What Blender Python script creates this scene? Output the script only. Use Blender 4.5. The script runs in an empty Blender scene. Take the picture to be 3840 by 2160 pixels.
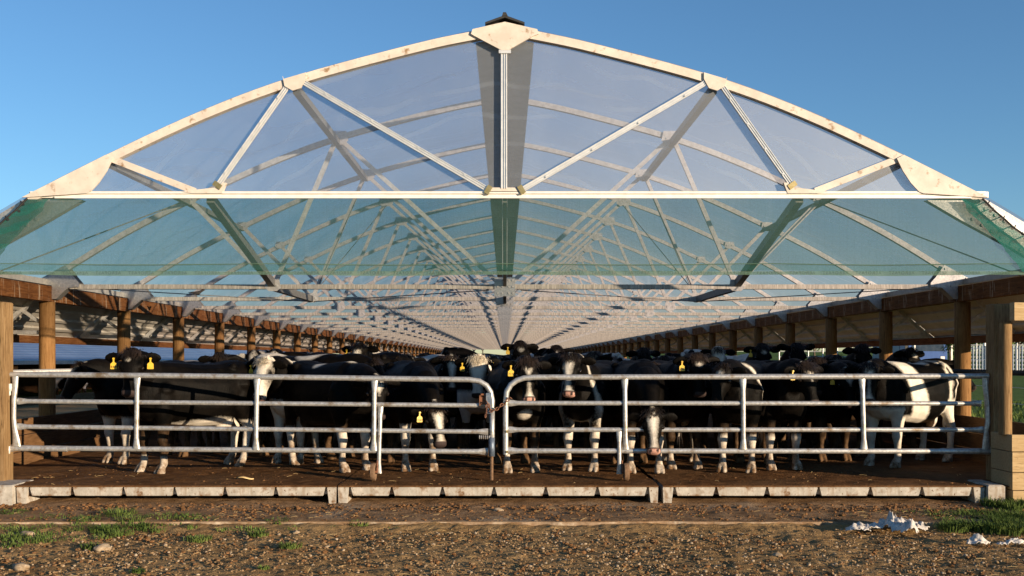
import bpy, math, random
import numpy as np
from mathutils import Vector, Matrix, noise as mnoise

random.seed(7)
rng = np.random.default_rng(11)
R = math.radians
scene = bpy.context.scene
COL = scene.collection

# ------------------------------------------------------------------ layout constants
S = 1.155          # metres per "unit" of the survey
H = 1.41           # eye height above the shelter floor
BAY = 3.0          # truss spacing in metres
NB = 33            # bays
D0 = 3.97          # distance of the front truss, in bays
Y0 = D0 * BAY


def UX(x):
    return x * S


def UZ(z):
    return H + z * S


def at(u, v, d):
    return Vector(((u - 1270) * d * S / 1000, d * BAY, H + (903 - v) * d * S / 1000))


# ------------------------------------------------------------------ tagging
def tag(o, label=None, cat=None, group=None, kind=None):
    if label:
        o['label'] = label
    if cat:
        o['category'] = cat
    if group:
        o['group'] = group
    if kind:
        o['kind'] = kind
    return o


def empty(name, loc=(0, 0, 0), rz=0, parent=None):
    o = bpy.data.objects.new(name, None)
    o.empty_display_size = 0.2
    COL.objects.link(o)
    o.location = loc
    o.rotation_euler = (0, 0, rz)
    if parent:
        o.parent = parent
    return o


def copy_tree(o, parent=None):
    c = o.copy()
    COL.objects.link(c)
    if parent:
        c.parent = parent
    for ch in list(o.children):
        copy_tree(ch, c)
    return c


# ------------------------------------------------------------------ mesh builder
class MB:
    def __init__(self):
        self.v = []
        self.f = []
        self.m = []

    def add(self, vs, fs, mi=0):
        b = len(self.v)
        self.v += [tuple(p) for p in vs]
        self.f += [tuple(b + i for i in f) for f in fs]
        self.m += [mi] * len(fs)

    def box(self, lo, hi, mi=0, ch=0.0):
        x0, y0, z0 = lo
        x1, y1, z1 = hi
        if ch <= 0:
            vs = [(x0, y0, z0), (x1, y0, z0), (x1, y1, z0), (x0, y1, z0), (x0, y0, z1), (x1, y0, z1), (x1, y1, z1), (x0, y1, z1)]
            self.add(vs, [(3, 2, 1, 0), (4, 5, 6, 7), (0, 1, 5, 4), (1, 2, 6, 5), (2, 3, 7, 6), (3, 0, 4, 7)], mi)
            return
        c = min(ch, (x1 - x0) / 3, (y1 - y0) / 3, (z1 - z0) / 3)

        def rect(z, i):
            return [(x0 + i, y0 + i, z), (x1 - i, y0 + i, z), (x1 - i, y1 - i, z), (x0 + i, y1 - i, z)]
        self.rings([rect(z0, c), rect(z0 + c, 0), rect(z1 - c, 0), rect(z1, c)], mi)

    def rings(self, rs, mi=0, cap=True, closed=True):
        n = len(rs[0])
        vs = [p for r in rs for p in r]
        fs = []
        for k in range(len(rs) - 1):
            a, b = k * n, (k + 1) * n
            for i in range(n if closed else n - 1):
                j = (i + 1) % n
                fs.append((a + i, a + j, b + j, b + i))
        if cap and closed:
            fs.append(tuple(range(n - 1, -1, -1)))
            fs.append(tuple((len(rs) - 1) * n + i for i in range(n)))
        self.add(vs, fs, mi)

    def tube(self, pts, rad, n=10, mi=0, up=(0, 0, 1), flat=None):
        """tube through pts; rad: number or per-point (rx, ry) where rx lies along the side vector."""
        pts = [Vector(p) for p in pts]
        rs = []
        for i, p in enumerate(pts):
            if i == 0:
                t = pts[1] - p
            elif i == len(pts) - 1:
                t = p - pts[i - 1]
            else:
                t = (pts[i + 1] - p).normalized() + (p - pts[i - 1]).normalized()
            t.normalize()
            u = Vector(up)
            if abs(t.dot(u)) > 0.95:
                u = Vector((0, 1, 0)) if abs(t.y) < 0.9 else Vector((1, 0, 0))
            s = t.cross(u).normalized()
            w = s.cross(t).normalized()
            r = rad[i] if isinstance(rad, (list, tuple)) else rad
            rx, ry = r if isinstance(r, (list, tuple)) else (r, r)
            rs.append([tuple(p + s * rx * math.cos(2 * math.pi * k / n) + w * ry * math.sin(2 * math.pi * k / n)) for k in range(n)])
        self.rings(rs, mi)

    def bar(self, a, b, w, h, mi=0, up=(0, 1, 0)):
        """rectangular bar from a to b; w across 'up', h along 'up'."""
        a, b = Vector(a), Vector(b)
        t = (b - a).normalized()
        u = Vector(up)
        u = (u - t * u.dot(t)).normalized()
        s = t.cross(u).normalized()
        rs = []
        for p in (a, b):
            rs.append([tuple(p + s * x * w / 2 + u * y * h / 2) for x, y in ((-1, -1), (1, -1), (1, 1), (-1, 1))])
        self.rings(rs, mi)

    def prism(self, poly, y0, y1, mi=0):
        """poly of (x, z), extruded along y."""
        area = sum(poly[i][0] * poly[(i + 1) % len(poly)][1] - poly[(i + 1) % len(poly)][0] * poly[i][1] for i in range(len(poly)))
        if area < 0:
            poly = poly[::-1]
        self.rings([[(x, y1, z) for x, z in poly], [(x, y0, z) for x, z in poly]], mi)

    def bolt(self, p, r=0.014, ax=(0, -1, 0), l=0.012, mi=0):
        p = Vector(p)
        self.tube([p, p + Vector(ax) * l], r, 6, mi)

    def sweep(self, prof, path, mi=0):
        """prof: list of (a, b) offsets; path: list of (point, A-vector, B-vector)."""
        rs = [[tuple(Vector(p) + Vector(A) * a + Vector(B) * b) for a, b in prof] for p, A, B in path]
        self.rings(rs, mi)

    def build(self, name, mats, parent=None, smooth=False, origin=None):
        me = bpy.data.meshes.new(name)
        o = Vector(origin) if origin is not None else Vector((0, 0, 0))
        me.from_pydata([(x - o.x, y - o.y, z - o.z) for x, y, z in self.v], [], self.f)
        if not isinstance(mats, (list, tuple)):
            mats = [mats]
        for m in mats:
            me.materials.append(m)
        if len(mats) > 1:
            me.polygons.foreach_set('material_index', self.m)
        if smooth:
            me.polygons.foreach_set('use_smooth', [True] * len(self.f))
            if smooth == 'edge':
                try:
                    me.set_sharp_from_angle(angle=R(40))
                except Exception:
                    pass
        me.update()
        ob = bpy.data.objects.new(name, me)
        COL.objects.link(ob)
        if parent:
            ob.parent = parent
        elif origin is not None:
            ob.location = origin
        return ob


# ------------------------------------------------------------------ materials
MATS = {}


DULL = ('soil', 'muddy', 'apron', 'clod', 'crumb', 'wood', 'timber', 'beam', 'stone', 'dry_leaf', 'blade', 'leaf', 'concrete')


class NT:
    def __init__(self, name):
        self.m = bpy.data.materials.new(name)
        self.m.use_nodes = True
        self.t = self.m.node_tree
        self.t.nodes.clear()
        self.out = self.n('ShaderNodeOutputMaterial')

    def n(self, typ, **kw):
        nd = self.t.nodes.new(typ)
        for k, v in kw.items():
            setattr(nd, k, v)
        return nd

    def set(self, nd, **kw):
        for k, v in kw.items():
            nd.inputs[k.replace('_', ' ')].default_value = v
        return nd

    def l(self, a, b):
        self.t.links.new(a, b)

    def coord(self, kind='Object', scale=(1, 1, 1), rot=(0, 0, 0)):
        tc = self.n('ShaderNodeTexCoord')
        mp = self.n('ShaderNodeMapping')
        mp.inputs['Scale'].default_value = scale
        mp.inputs['Rotation'].default_value = rot
        self.l(tc.outputs[kind], mp.inputs['Vector'])
        return mp.outputs['Vector']

    def world(self, scale=(1, 1, 1)):
        g = self.n('ShaderNodeNewGeometry')
        mp = self.n('ShaderNodeMapping')
        mp.inputs['Scale'].default_value = scale
        self.l(g.outputs['Position'], mp.inputs['Vector'])
        return mp.outputs['Vector']

    def noise(self, vec, scale=5, detail=4, rough=0.55, dist=0.0):
        nd = self.n('ShaderNodeTexNoise')
        nd.inputs['Scale'].default_value = scale
        nd.inputs['Detail'].default_value = detail
        nd.inputs['Roughness'].default_value = rough
        nd.inputs['Distortion'].default_value = dist
        self.l(vec, nd.inputs['Vector'])
        return nd.outputs['Fac']

    def ramp(self, fac, stops):
        nd = self.n('ShaderNodeValToRGB')
        cr = nd.color_ramp
        while len(cr.elements) < len(stops):
            cr.elements.new(0.5)
        for e, (p, c) in zip(cr.elements, stops):
            e.position = p
            e.color = (c[0], c[1], c[2], 1) if not isinstance(c, (int, float)) else (c, c, c, 1)
        self.l(fac, nd.inputs['Fac'])
        return nd.outputs['Color']

    def mix(self, fac, a, b, mode='MIX'):
        nd = self.n('ShaderNodeMix', data_type='RGBA', blend_type=mode)
        for sock, val in ((nd.inputs['Factor'], fac), (nd.inputs[6], a), (nd.inputs[7], b)):
            if hasattr(val, 'is_linked'):
                self.l(val, sock)
            elif isinstance(val, (int, float)):
                sock.default_value = val
            else:
                sock.default_value = (val[0], val[1], val[2], 1)
        return nd.outputs[2]

    def math(self, op, a, b=0.0, clamp=False):
        nd = self.n('ShaderNodeMath', operation=op, use_clamp=clamp)
        for i, val in enumerate((a, b)):
            if hasattr(val, 'is_linked'):
                self.l(val, nd.inputs[i])
            else:
                nd.inputs[i].default_value = val
        return nd.outputs[0]

    def bump(self, h, strength=0.3, dist=0.01):
        nd = self.n('ShaderNodeBump')
        nd.inputs['Strength'].default_value = strength
        nd.inputs['Distance'].default_value = dist
        self.l(h, nd.inputs['Height'])
        return nd.outputs['Normal']

    def principled(self, color, rough=0.7, metal=0.0, normal=None, **kw):
        p = self.n('ShaderNodeBsdfPrincipled')
        for key, val in (('Base Color', color), ('Roughness', rough), ('Metallic', metal)):
            if hasattr(val, 'is_linked'):
                self.l(val, p.inputs[key])
            elif isinstance(val, (int, float)):
                p.inputs[key].default_value = val
            else:
                p.inputs[key].default_value = (val[0], val[1], val[2], 1)
        if normal is not None:
            self.l(normal, p.inputs['Normal'])
        for k, v in kw.items():
            p.inputs[k.replace('_', ' ')].default_value = v
        return p

    def done(self, shader):
        if hasattr(shader, 'inputs') and 'Specular IOR Level' in shader.inputs and any(k in self.m.name for k in DULL):
            shader.inputs['Specular IOR Level'].default_value = 0.08
        self.l(shader.outputs[0] if hasattr(shader, 'outputs') else shader, self.out.inputs['Surface'])
        MATS[self.m.name] = self.m
        return self.m


def simple(name, c1, c2, scale=8, rough=0.7, metal=0.0, bump=0.15, stretch=(1, 1, 1), lo=0.35, hi=0.65, bd=0.01, extra=None, space='Object'):
    t = NT(name)
    vec = t.coord('Object', stretch) if space == 'Object' else t.world(stretch)
    f = t.noise(vec, scale, 6, 0.6)
    col = t.ramp(f, [(lo, c1), (hi, c2)])
    if extra:
        c3, sc3, l3, h3 = extra
        f3 = t.noise(vec, sc3, 5, 0.65)
        m3 = t.ramp(f3, [(l3, 0.0), (h3, 1.0)])
        col = t.mix(m3, col, c3)
    nrm = t.bump(f, bump, bd) if bump else None
    return t.done(t.principled(col, rough, metal, nrm))


def wood(name, c1, c2, c3, axis='Z', drip=None, rough=0.75):
    t = NT(name)
    st = {'Z': (9, 9, 0.7), 'Y': (9, 0.7, 9), 'X': (0.7, 9, 9)}[axis]
    v = t.coord('Object', st)
    v2 = t.coord('Object', (1, 1, 1))
    g = t.noise(v, 5, 7, 0.65, 0.4)
    col = t.ramp(g, [(0.3, c1), (0.5, c2), (0.72, c3)])
    big = t.noise(v2, 2.3, 4, 0.6)
    col = t.mix(t.math('MULTIPLY', t.ramp(big, [(0.35, 0.0), (0.7, 1.0)]), 0.55), col, c1)
    if drip:
        dv = t.coord('Object', (28, 28, 2.2))
        dn = t.noise(dv, 1.0, 3, 0.5)
        dm = t.ramp(dn, [(0.6, 0.0), (0.68, 1.0)])
        col = t.mix(t.math('MULTIPLY', dm, 0.75), col, drip)
    crack = t.ramp(t.noise(t.coord('Object', tuple(a * 1.7 for a in st)), 6, 2, 0.5), [(0.30, 1.0), (0.36, 0.0)])
    col = t.mix(t.math('MULTIPLY', crack, 0.7), col, tuple(a * 0.25 for a in c1))
    return t.done(t.principled(col, rough, 0, t.bump(g, 0.4, 0.01)))


simple('galvanised', (0.42, 0.43, 0.43), (0.62, 0.61, 0.58), 40, 0.42, 0.75, 0.12, extra=((0.30, 0.22, 0.14), 9, 0.62, 0.75))
simple('gate_steel', (0.36, 0.36, 0.355), (0.56, 0.555, 0.54), 30, 0.4, 0.55, 0.1, extra=((0.24, 0.175, 0.11), 6, 0.54, 0.70))
simple('truss_steel', (0.42, 0.415, 0.405), (0.60, 0.595, 0.58), 18, 0.55, 0.35, 0.08)
simple('brace_steel', (0.15, 0.15, 0.145), (0.24, 0.235, 0.225), 20, 0.6, 0.3, 0.05)
simple('cream_paint', (0.53, 0.47, 0.41), (0.65, 0.585, 0.52), 6, 0.6, 0, 0.2, extra=((0.27, 0.165, 0.085), 9, 0.585, 0.70))
simple('aluminium', (0.62, 0.62, 0.61), (0.74, 0.73, 0.71), 12, 0.34, 0.35, 0.03)
simple('white_trim', (0.74, 0.70, 0.64), (0.84, 0.81, 0.76), 10, 0.4, 0.1, 0.05)
simple('brass', (0.40, 0.30, 0.12), (0.5, 0.4, 0.2), 30, 0.4, 0.8, 0.05)
simple('rust', (0.13, 0.05, 0.025), (0.28, 0.12, 0.06), 60, 0.85, 0.1, 0.4)
t = NT('concrete')
v = t.coord('Object', (1, 1, 1))
f = t.noise(v, 9, 6, 0.65)
col = t.ramp(f, [(0.32, (0.31, 0.285, 0.245)), (0.66, (0.49, 0.46, 0.41))])
col = t.mix(t.ramp(t.noise(v, 6.5, 6, 0.65), [(0.53, 0.0), (0.66, 1.0)]), col, (0.19, 0.115, 0.065))
col = t.mix(t.ramp(t.noise(v, 32, 4, 0.6), [(0.62, 0.0), (0.68, 1.0)]), col, (0.13, 0.075, 0.04))
col = t.mix(t.math('MULTIPLY', t.ramp(t.noise(t.coord('Object', (16, 16, 1.6)), 1.0, 4, 0.6), [(0.52, 0.0), (0.66, 1.0)]), 0.5), col, (0.24, 0.17, 0.11))
t.done(t.principled(col, 0.9, 0, t.bump(f, 0.35, 0.012)))
simple('dark_rubber', (0.02, 0.02, 0.02), (0.05, 0.045, 0.04), 30, 0.8, 0, 0.3)
simple('muddy_tyre', (0.14, 0.085, 0.05), (0.22, 0.14, 0.09), 30, 0.95, 0, 0.5)
simple('black_plastic', (0.015, 0.015, 0.015), (0.03, 0.028, 0.025), 12, 0.6, 0, 0.05)
simple('ridge_sheet', (0.24, 0.245, 0.245), (0.31, 0.31, 0.305), 6, 0.6, 0.0, 0.05)
simple('tag_yellow', (0.66, 0.41, 0.03), (0.76, 0.50, 0.06), 20, 0.45, 0, 0.03)
simple('tag_ink', (0.12, 0.07, 0.02), (0.18, 0.1, 0.03), 20, 0.6, 0, 0)
simple('chain_rust', (0.10, 0.045, 0.03), (0.24, 0.11, 0.06), 80, 0.7, 0.4, 0.4)
simple('blue_steel', (0.10, 0.14, 0.20), (0.18, 0.22, 0.28), 30, 0.5, 0.5, 0.1, extra=((0.3, 0.3, 0.3), 14, 0.55, 0.7))
simple('stone', (0.25, 0.19, 0.125), (0.42, 0.34, 0.245), 14, 0.85, 0, 0.4, extra=((0.20, 0.13, 0.07), 18, 0.5, 0.66))
simple('crumb', (0.15, 0.095, 0.048), (0.32, 0.215, 0.12), 30, 0.95, 0, 0.5, space='World')
simple('clod', (0.11, 0.055, 0.023), (0.22, 0.115, 0.052), 22, 0.95, 0, 0.6, space='World')
simple('eave_grey', (0.34, 0.34, 0.33), (0.46, 0.45, 0.42), 10, 0.6, 0.2, 0.05)
simple('truck_blue', (0.02, 0.07, 0.24), (0.03, 0.09, 0.28), 3, 0.35, 0.1, 0)
simple('dark_glass', (0.02, 0.03, 0.04), (0.05, 0.06, 0.07), 3, 0.1, 0, 0)
simple('bark', (0.07, 0.05, 0.035), (0.15, 0.11, 0.08), 12, 0.9, 0, 0.5)
simple('leaf', (0.035, 0.065, 0.018), (0.08, 0.12, 0.035), 3, 0.7, 0, 0)
simple('blade', (0.05, 0.085, 0.018), (0.13, 0.175, 0.045), 2.5, 0.6, 0, 0, space='World')
simple('dry_leaf', (0.55, 0.38, 0.16), (0.65, 0.48, 0.25), 20, 0.7, 0, 0.2)
simple('bird_feather', (0.03, 0.028, 0.025), (0.06, 0.05, 0.045), 40, 0.7, 0, 0.1)
wood('post_wood', (0.14, 0.068, 0.025), (0.25, 0.135, 0.052), (0.35, 0.20, 0.082), 'Z')
wood('stained_beam', (0.085, 0.033, 0.013), (0.18, 0.074, 0.026), (0.27, 0.12, 0.045), 'Y', drip=(0.55, 0.45, 0.33))
wood('eave_beam', (0.11, 0.042, 0.016), (0.19, 0.08, 0.03), (0.28, 0.14, 0.06), 'Y')
wood('new_timber', (0.34, 0.23, 0.115), (0.46, 0.33, 0.175), (0.54, 0.41, 0.24), 'X')
wood('gate_post_wood', (0.14, 0.08, 0.036), (0.26, 0.165, 0.078), (0.36, 0.245, 0.13), 'Z')
wood('wall_timber', (0.085, 0.045, 0.02), (0.15, 0.08, 0.037), (0.21, 0.12, 0.06), 'Y')

# chord steel with streaks of bird droppings running down
t = NT('chord_steel')
dv = t.coord('Object', (24, 3, 3))
f = t.noise(dv, 2.0, 4, 0.6)
col = t.ramp(f, [(0.38, (0.34, 0.32, 0.28)), (0.55, (0.50, 0.47, 0.41)), (0.68, (0.66, 0.62, 0.55))])
f2 = t.noise(t.coord('Object', (1, 1, 1)), 1.3, 3, 0.5)
col = t.mix(t.math('MULTIPLY', t.ramp(f2, [(0.5, 0.0), (0.7, 1.0)]), 0.5), col, (0.33, 0.33, 0.32))
t.done(t.principled(col, 0.6, 0.2, t.bump(f, 0.1, 0.005)))

# clear plastic film, slightly dusty, with creases
def film(name, base, streak, tint=(0.97, 0.98, 1.0), grough=0.18, gadd=0.0, graze=0.55):
    t = NT(name)
    v = t.coord('Object', (1, 1, 1))
    w = t.n('ShaderNodeTexWave', wave_type='RINGS', rings_direction='SPHERICAL')
    w.inputs['Scale'].default_value = 0.85
    w.inputs['Distortion'].default_value = 9
    w.inputs['Detail'].default_value = 2
    w.inputs['Detail Scale'].default_value = 0.6
    t.l(v, w.inputs['Vector'])
    st = t.ramp(w.outputs['Fac'], [(0.90, 0.0), (0.99, 1.0)])
    st = t.math('MULTIPLY', st, t.ramp(t.noise(v, 0.8, 3, 0.5), [(0.42, 0.0), (0.68, 1.0)]))
    dust = t.noise(v, 1.1, 5, 0.6)
    sp = t.ramp(t.noise(t.coord('Object', (7, 7, 2.2)), 4, 2, 0.5), [(0.755, 0.0), (0.80, 1.0)])
    fac = t.math('ADD', t.math('MULTIPLY', st, streak), t.math('MULTIPLY', dust, base * 0.8))
    fac = t.math('ADD', fac, t.math('MULTIPLY', sp, 0.30))
    lw = t.n('ShaderNodeLayerWeight')
    lw.inputs['Blend'].default_value = 0.5
    fac = t.math('ADD', fac, t.math('MULTIPLY', t.math('POWER', lw.outputs['Facing'], 3.0), graze))
    fac = t.math('ADD', fac, base * 0.6, True)
    tr = t.n('ShaderNodeBsdfTransparent')
    tr.inputs['Color'].default_value = (*tint, 1)
    di = t.n('ShaderNodeBsdfDiffuse')
    di.inputs['Color'].default_value = (0.60, 0.69, 0.82, 1)
    tl = t.n('ShaderNodeBsdfTranslucent')
    tl.inputs['Color'].default_value = (0.60, 0.69, 0.82, 1)
    ml = t.n('ShaderNodeMixShader')
    ml.inputs[0].default_value = 0.5
    t.l(di.outputs[0], ml.inputs[1])
    t.l(tl.outputs[0], ml.inputs[2])
    m1 = t.n('ShaderNodeMixShader')
    t.l(fac, m1.inputs[0])
    t.l(tr.outputs[0], m1.inputs[1])
    t.l(ml.outputs[0], m1.inputs[2])
    gl = t.n('ShaderNodeBsdfGlossy')
    gl.inputs['Roughness'].default_value = grough
    gl.inputs['Color'].default_value = (0.9, 0.9, 0.9, 1)
    fr = t.n('ShaderNodeFresnel')
    fr.inputs['IOR'].default_value = 1.25
    m2 = t.n('ShaderNodeMixShader')
    t.l(t.math('ADD', t.math('MULTIPLY', fr.outputs[0], 0.5), gadd), m2.inputs[0])
    t.l(m1.outputs[0], m2.inputs[1])
    t.l(gl.outputs[0], m2.inputs[2])
    return t.done(m2)


film('roof_film', 0.075, 0.15, (0.73, 0.70, 0.745))
film('gable_film', 0.21, 0.12, (0.93, 0.95, 0.98), 0.5, 0.07, 0.3)


def netmat(name, cover, col, col2):
    t = NT(name)
    v = t.coord('Object', (1, 1, 1))
    sep = t.n('ShaderNodeSeparateXYZ')
    t.l(v, sep.inputs[0])
    lines = None
    for ax, per in (('X', 0.085), ('Z', 0.055)):
        q = t.math('FRACT', t.math('DIVIDE', sep.outputs[ax], per))
        m = t.math('LESS_THAN', q, 0.12)
        lines = m if lines is None else t.math('MAXIMUM', lines, m)
    nz = t.noise(t.coord('Object', (60, 60, 60)), 1.0, 3, 0.7)
    fold = t.noise(t.coord('Object', (0.7, 1, 1.6)), 2.0, 3, 0.5)
    fac = t.math('ADD', t.math('MULTIPLY', lines, 0.045), t.math('MULTIPLY', t.math('SUBTRACT', nz, 0.5), 0.45))
    fac = t.math('ADD', fac, t.math('MULTIPLY', t.math('SUBTRACT', fold, 0.5), 0.12))
    fac = t.math('ADD', fac, cover, True)
    cc = t.mix(t.ramp(fold, [(0.35, 0.0), (0.7, 1.0)]), col, col2)
    di = t.n('ShaderNodeBsdfDiffuse')
    t.l(cc, di.inputs['Color'])
    tl = t.n('ShaderNodeBsdfTranslucent')
    t.l(cc, tl.inputs['Color'])
    ml = t.n('ShaderNodeMixShader')
    ml.inputs[0].default_value = 0.35
    t.l(di.outputs[0], ml.inputs[1])
    t.l(tl.outputs[0], ml.inputs[2])
    tr = t.n('ShaderNodeBsdfTransparent')
    m1 = t.n('ShaderNodeMixShader')
    t.l(fac, m1.inputs[0])
    t.l(tr.outputs[0], m1.inputs[1])
    t.l(ml.outputs[0], m1.inputs[2])
    return t.done(m1)


netmat('shade_mesh', 0.46, (0.065, 0.15, 0.137), (0.095, 0.185, 0.168))
netmat('shade_mesh_hem', 0.55, (0.045, 0.145, 0.12), (0.06, 0.175, 0.145))
netmat('shade_mesh_fold', 0.72, (0.025, 0.16, 0.135), (0.05, 0.21, 0.18))
netmat('shade_mesh_tape', 0.78, (0.13, 0.225, 0.165), (0.17, 0.265, 0.20))
netmat('printed_ink', 0.55, (0.05, 0.09, 0.06), (0.07, 0.10, 0.07))

# eave cladding: pale underside
t = NT('eave_sheet')
v = t.coord('Object', (1, 1, 1))
f = t.noise(v, 3, 5, 0.6)
col = t.ramp(f, [(0.35, (0.46, 0.42, 0.36)), (0.65, (0.58, 0.54, 0.48))])
sp = t.ramp(t.noise(t.coord('Object', (1, 3, 3)), 9, 2, 0.5), [(0.72, 0.0), (0.76, 1.0)])
col = t.mix(sp, col, (0.10, 0.07, 0.05))
t.done(t.principled(col, 0.55, 0.0, t.bump(f, 0.05, 0.01)))

# blue long-run roofing of the neighbouring shed
t = NT('blue_roofing')
v = t.coord('Object', (1, 1, 1))
f = t.noise(v, 0.6, 4, 0.6)
col = t.ramp(f, [(0.35, (0.07, 0.10, 0.185)), (0.65, (0.095, 0.135, 0.235))])
t.done(t.principled(col, 0.35, 0.0))

# muddy floor
t = NT('muddy_floor')
v = t.coord('Object', (1, 1, 1))
f = t.noise(v, 5.5, 8, 0.68)
f2 = t.noise(v, 1.1, 5, 0.6)
f3 = t.noise(v, 38, 4, 0.6)
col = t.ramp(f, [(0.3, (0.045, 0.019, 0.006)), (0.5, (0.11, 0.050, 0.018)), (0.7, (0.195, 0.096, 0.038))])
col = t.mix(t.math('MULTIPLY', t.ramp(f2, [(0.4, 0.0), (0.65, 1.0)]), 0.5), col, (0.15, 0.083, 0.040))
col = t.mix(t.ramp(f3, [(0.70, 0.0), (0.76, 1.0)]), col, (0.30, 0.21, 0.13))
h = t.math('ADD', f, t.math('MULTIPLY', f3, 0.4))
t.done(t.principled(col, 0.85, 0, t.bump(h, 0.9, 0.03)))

# muddy apron (old concrete under dirt)
t = NT('muddy_apron')
v = t.coord('Object', (1, 1, 1))
f = t.noise(v, 5, 8, 0.7)
f2 = t.noise(v, 0.9, 6, 0.62)
f3 = t.noise(v, 45, 4, 0.6)
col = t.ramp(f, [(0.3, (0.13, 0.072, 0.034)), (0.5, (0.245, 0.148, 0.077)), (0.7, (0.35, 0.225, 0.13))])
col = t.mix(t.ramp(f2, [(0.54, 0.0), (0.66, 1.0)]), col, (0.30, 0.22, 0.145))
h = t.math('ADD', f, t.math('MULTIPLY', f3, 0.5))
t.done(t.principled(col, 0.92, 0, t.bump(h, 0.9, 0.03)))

t = NT('apron_edge')
v = t.coord('Object', (1, 1, 1))
f = t.noise(v, 3.2, 7, 0.68)
g = t.noise(v, 14, 5, 0.6)
col = t.ramp(t.math('ADD', t.math('MULTIPLY', f, 0.7), t.math('MULTIPLY', g, 0.3)), [(0.40, (0.20, 0.125, 0.07)), (0.52, (0.30, 0.22, 0.15)), (0.62, (0.46, 0.39, 0.30))])
t.done(t.principled(col, 0.92, 0, t.bump(g, 0.6, 0.02)))

# the ground: gravelly soil close by, paddock grass further off
t = NT('soil_and_pasture')
v = t.world()
f = t.noise(v, 4.5, 9, 0.72)
f2 = t.noise(v, 0.8, 5, 0.6)
f3 = t.noise(v, 30, 5, 0.65)
soil = t.ramp(f, [(0.3, (0.16, 0.09, 0.036)), (0.5, (0.30, 0.18, 0.075)), (0.7, (0.43, 0.275, 0.125))])
soil = t.mix(t.math('MULTIPLY', t.ramp(f2, [(0.4, 0.0), (0.66, 1.0)]), 0.55), soil, (0.40, 0.26, 0.12))
soil = t.mix(t.ramp(f3, [(0.66, 0.0), (0.72, 1.0)]), soil, (0.40, 0.33, 0.24))
soil = t.mix(t.ramp(f3, [(0.30, 1.0), (0.37, 0.0)]), soil, (0.09, 0.05, 0.02))
grass = t.ramp(t.noise(v, 2.0, 6, 0.6), [(0.3, (0.065, 0.11, 0.022)), (0.7, (0.13, 0.19, 0.042))])
at_ = t.n('ShaderNodeAttribute', attribute_name='green')
gm = t.ramp(t.math('ADD', at_.outputs['Fac'], t.math('MULTIPLY', t.math('SUBTRACT', f2, 0.5), 0.9)), [(0.45, 0.0), (0.55, 1.0)])
col = t.mix(gm, soil, grass)
h = t.math('ADD', f, t.math('MULTIPLY', f3, 0.6))
t.done(t.principled(col, 0.95, 0, t.bump(h, 1.0, 0.035)))

# crumpled white plastic wrap
t = NT('white_wrap')
v = t.coord('Object', (1, 1, 1))
f = t.noise(v, 16, 5, 0.6)
col = t.ramp(f, [(0.3, (0.42, 0.38, 0.33)), (0.6, (0.62, 0.585, 0.54))])
t.done(t.principled(col, 0.5, 0, t.bump(f, 0.6, 0.02)))


# cow hair
def coat(name, dark1, dark2):
    t = NT(name)
    v = t.coord('Object', (1, 1, 1))
    fine = t.noise(v, 42, 4, 0.6)
    med = t.noise(v, 7, 4, 0.6)
    a = t.n('ShaderNodeAttribute', attribute_name='white')
    wv = t.math('ADD', a.outputs['Fac'], t.math('MULTIPLY', t.math('SUBTRACT', fine, 0.5), 0.05))
    wm = t.ramp(t.math('ADD', t.math('MULTIPLY', wv, 8.0), 0.5), [(0.25, 0.0), (0.75, 1.0)])
    dark = t.ramp(med, [(0.35, dark1), (0.68, dark2)])
    white = t.ramp(med, [(0.3, (0.56, 0.50, 0.42)), (0.65, (0.74, 0.69, 0.60))])
    col = t.mix(wm, dark, white)
    b = t.n('ShaderNodeAttribute', attribute_name='mud')
    mm = t.math('MULTIPLY', b.outputs['Fac'], t.ramp(t.noise(v, 11, 5, 0.65), [(0.3, 0.15), (0.6, 1.0)]))
    col = t.mix(mm, col, (0.135, 0.078, 0.04))
    c = t.n('ShaderNodeAttribute', attribute_name='nose')
    nm = t.ramp(c.outputs['Fac'], [(0.12, 0.0), (0.3, 1.0)])
    nc = t.ramp(c.outputs['Fac'], [(0.5, (0.045, 0.032, 0.03)), (0.95, (0.50, 0.28, 0.22))])
    col = t.mix(nm, col, nc)
    hs = t.noise(t.coord('Object', (70, 70, 18)), 1.0, 3, 0.7)
    p = t.principled(col, 0.55, 0, t.bump(t.math('ADD', hs, t.math('MULTIPLY', med, 0.6)), 0.45, 0.012))
    p.inputs['Specular IOR Level'].default_value = 0.07
    return t.done(p)


coat('coat_black', (0.0009, 0.0008, 0.0007), (0.0046, 0.0034, 0.0025))
coat('coat_brown', (0.055, 0.024, 0.013), (0.10, 0.045, 0.024))
simple('eye_wet', (0.008, 0.006, 0.005), (0.015, 0.01, 0.008), 10, 0.06, 0, 0)
simple('hair_dark', (0.012, 0.009, 0.008), (0.035, 0.022, 0.015), 6, 0.5, 0, 0)
simple('hair_pale', (0.50, 0.42, 0.30), (0.66, 0.58, 0.45), 6, 0.6, 0, 0)
M = MATS
# =================================================================== THE SHELTER
shelter = empty('cattle_shelter', (0, Y0, 0))
tag(shelter, 'long arched clear-roofed cattle shelter with rows of steel trusses over the herd', 'shelter')
SO = (0, Y0, 0)
YE = Y0 + NB * BAY

OUT = [(0, 3.30), (-0.32, 3.245), (-0.9, 3.12), (-2.084, 2.80), (-3.0, 2.46), (-3.93, 2.03), (-4.744, 1.615), (-5.417, 1.21), (-5.77, 0.985)]


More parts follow.
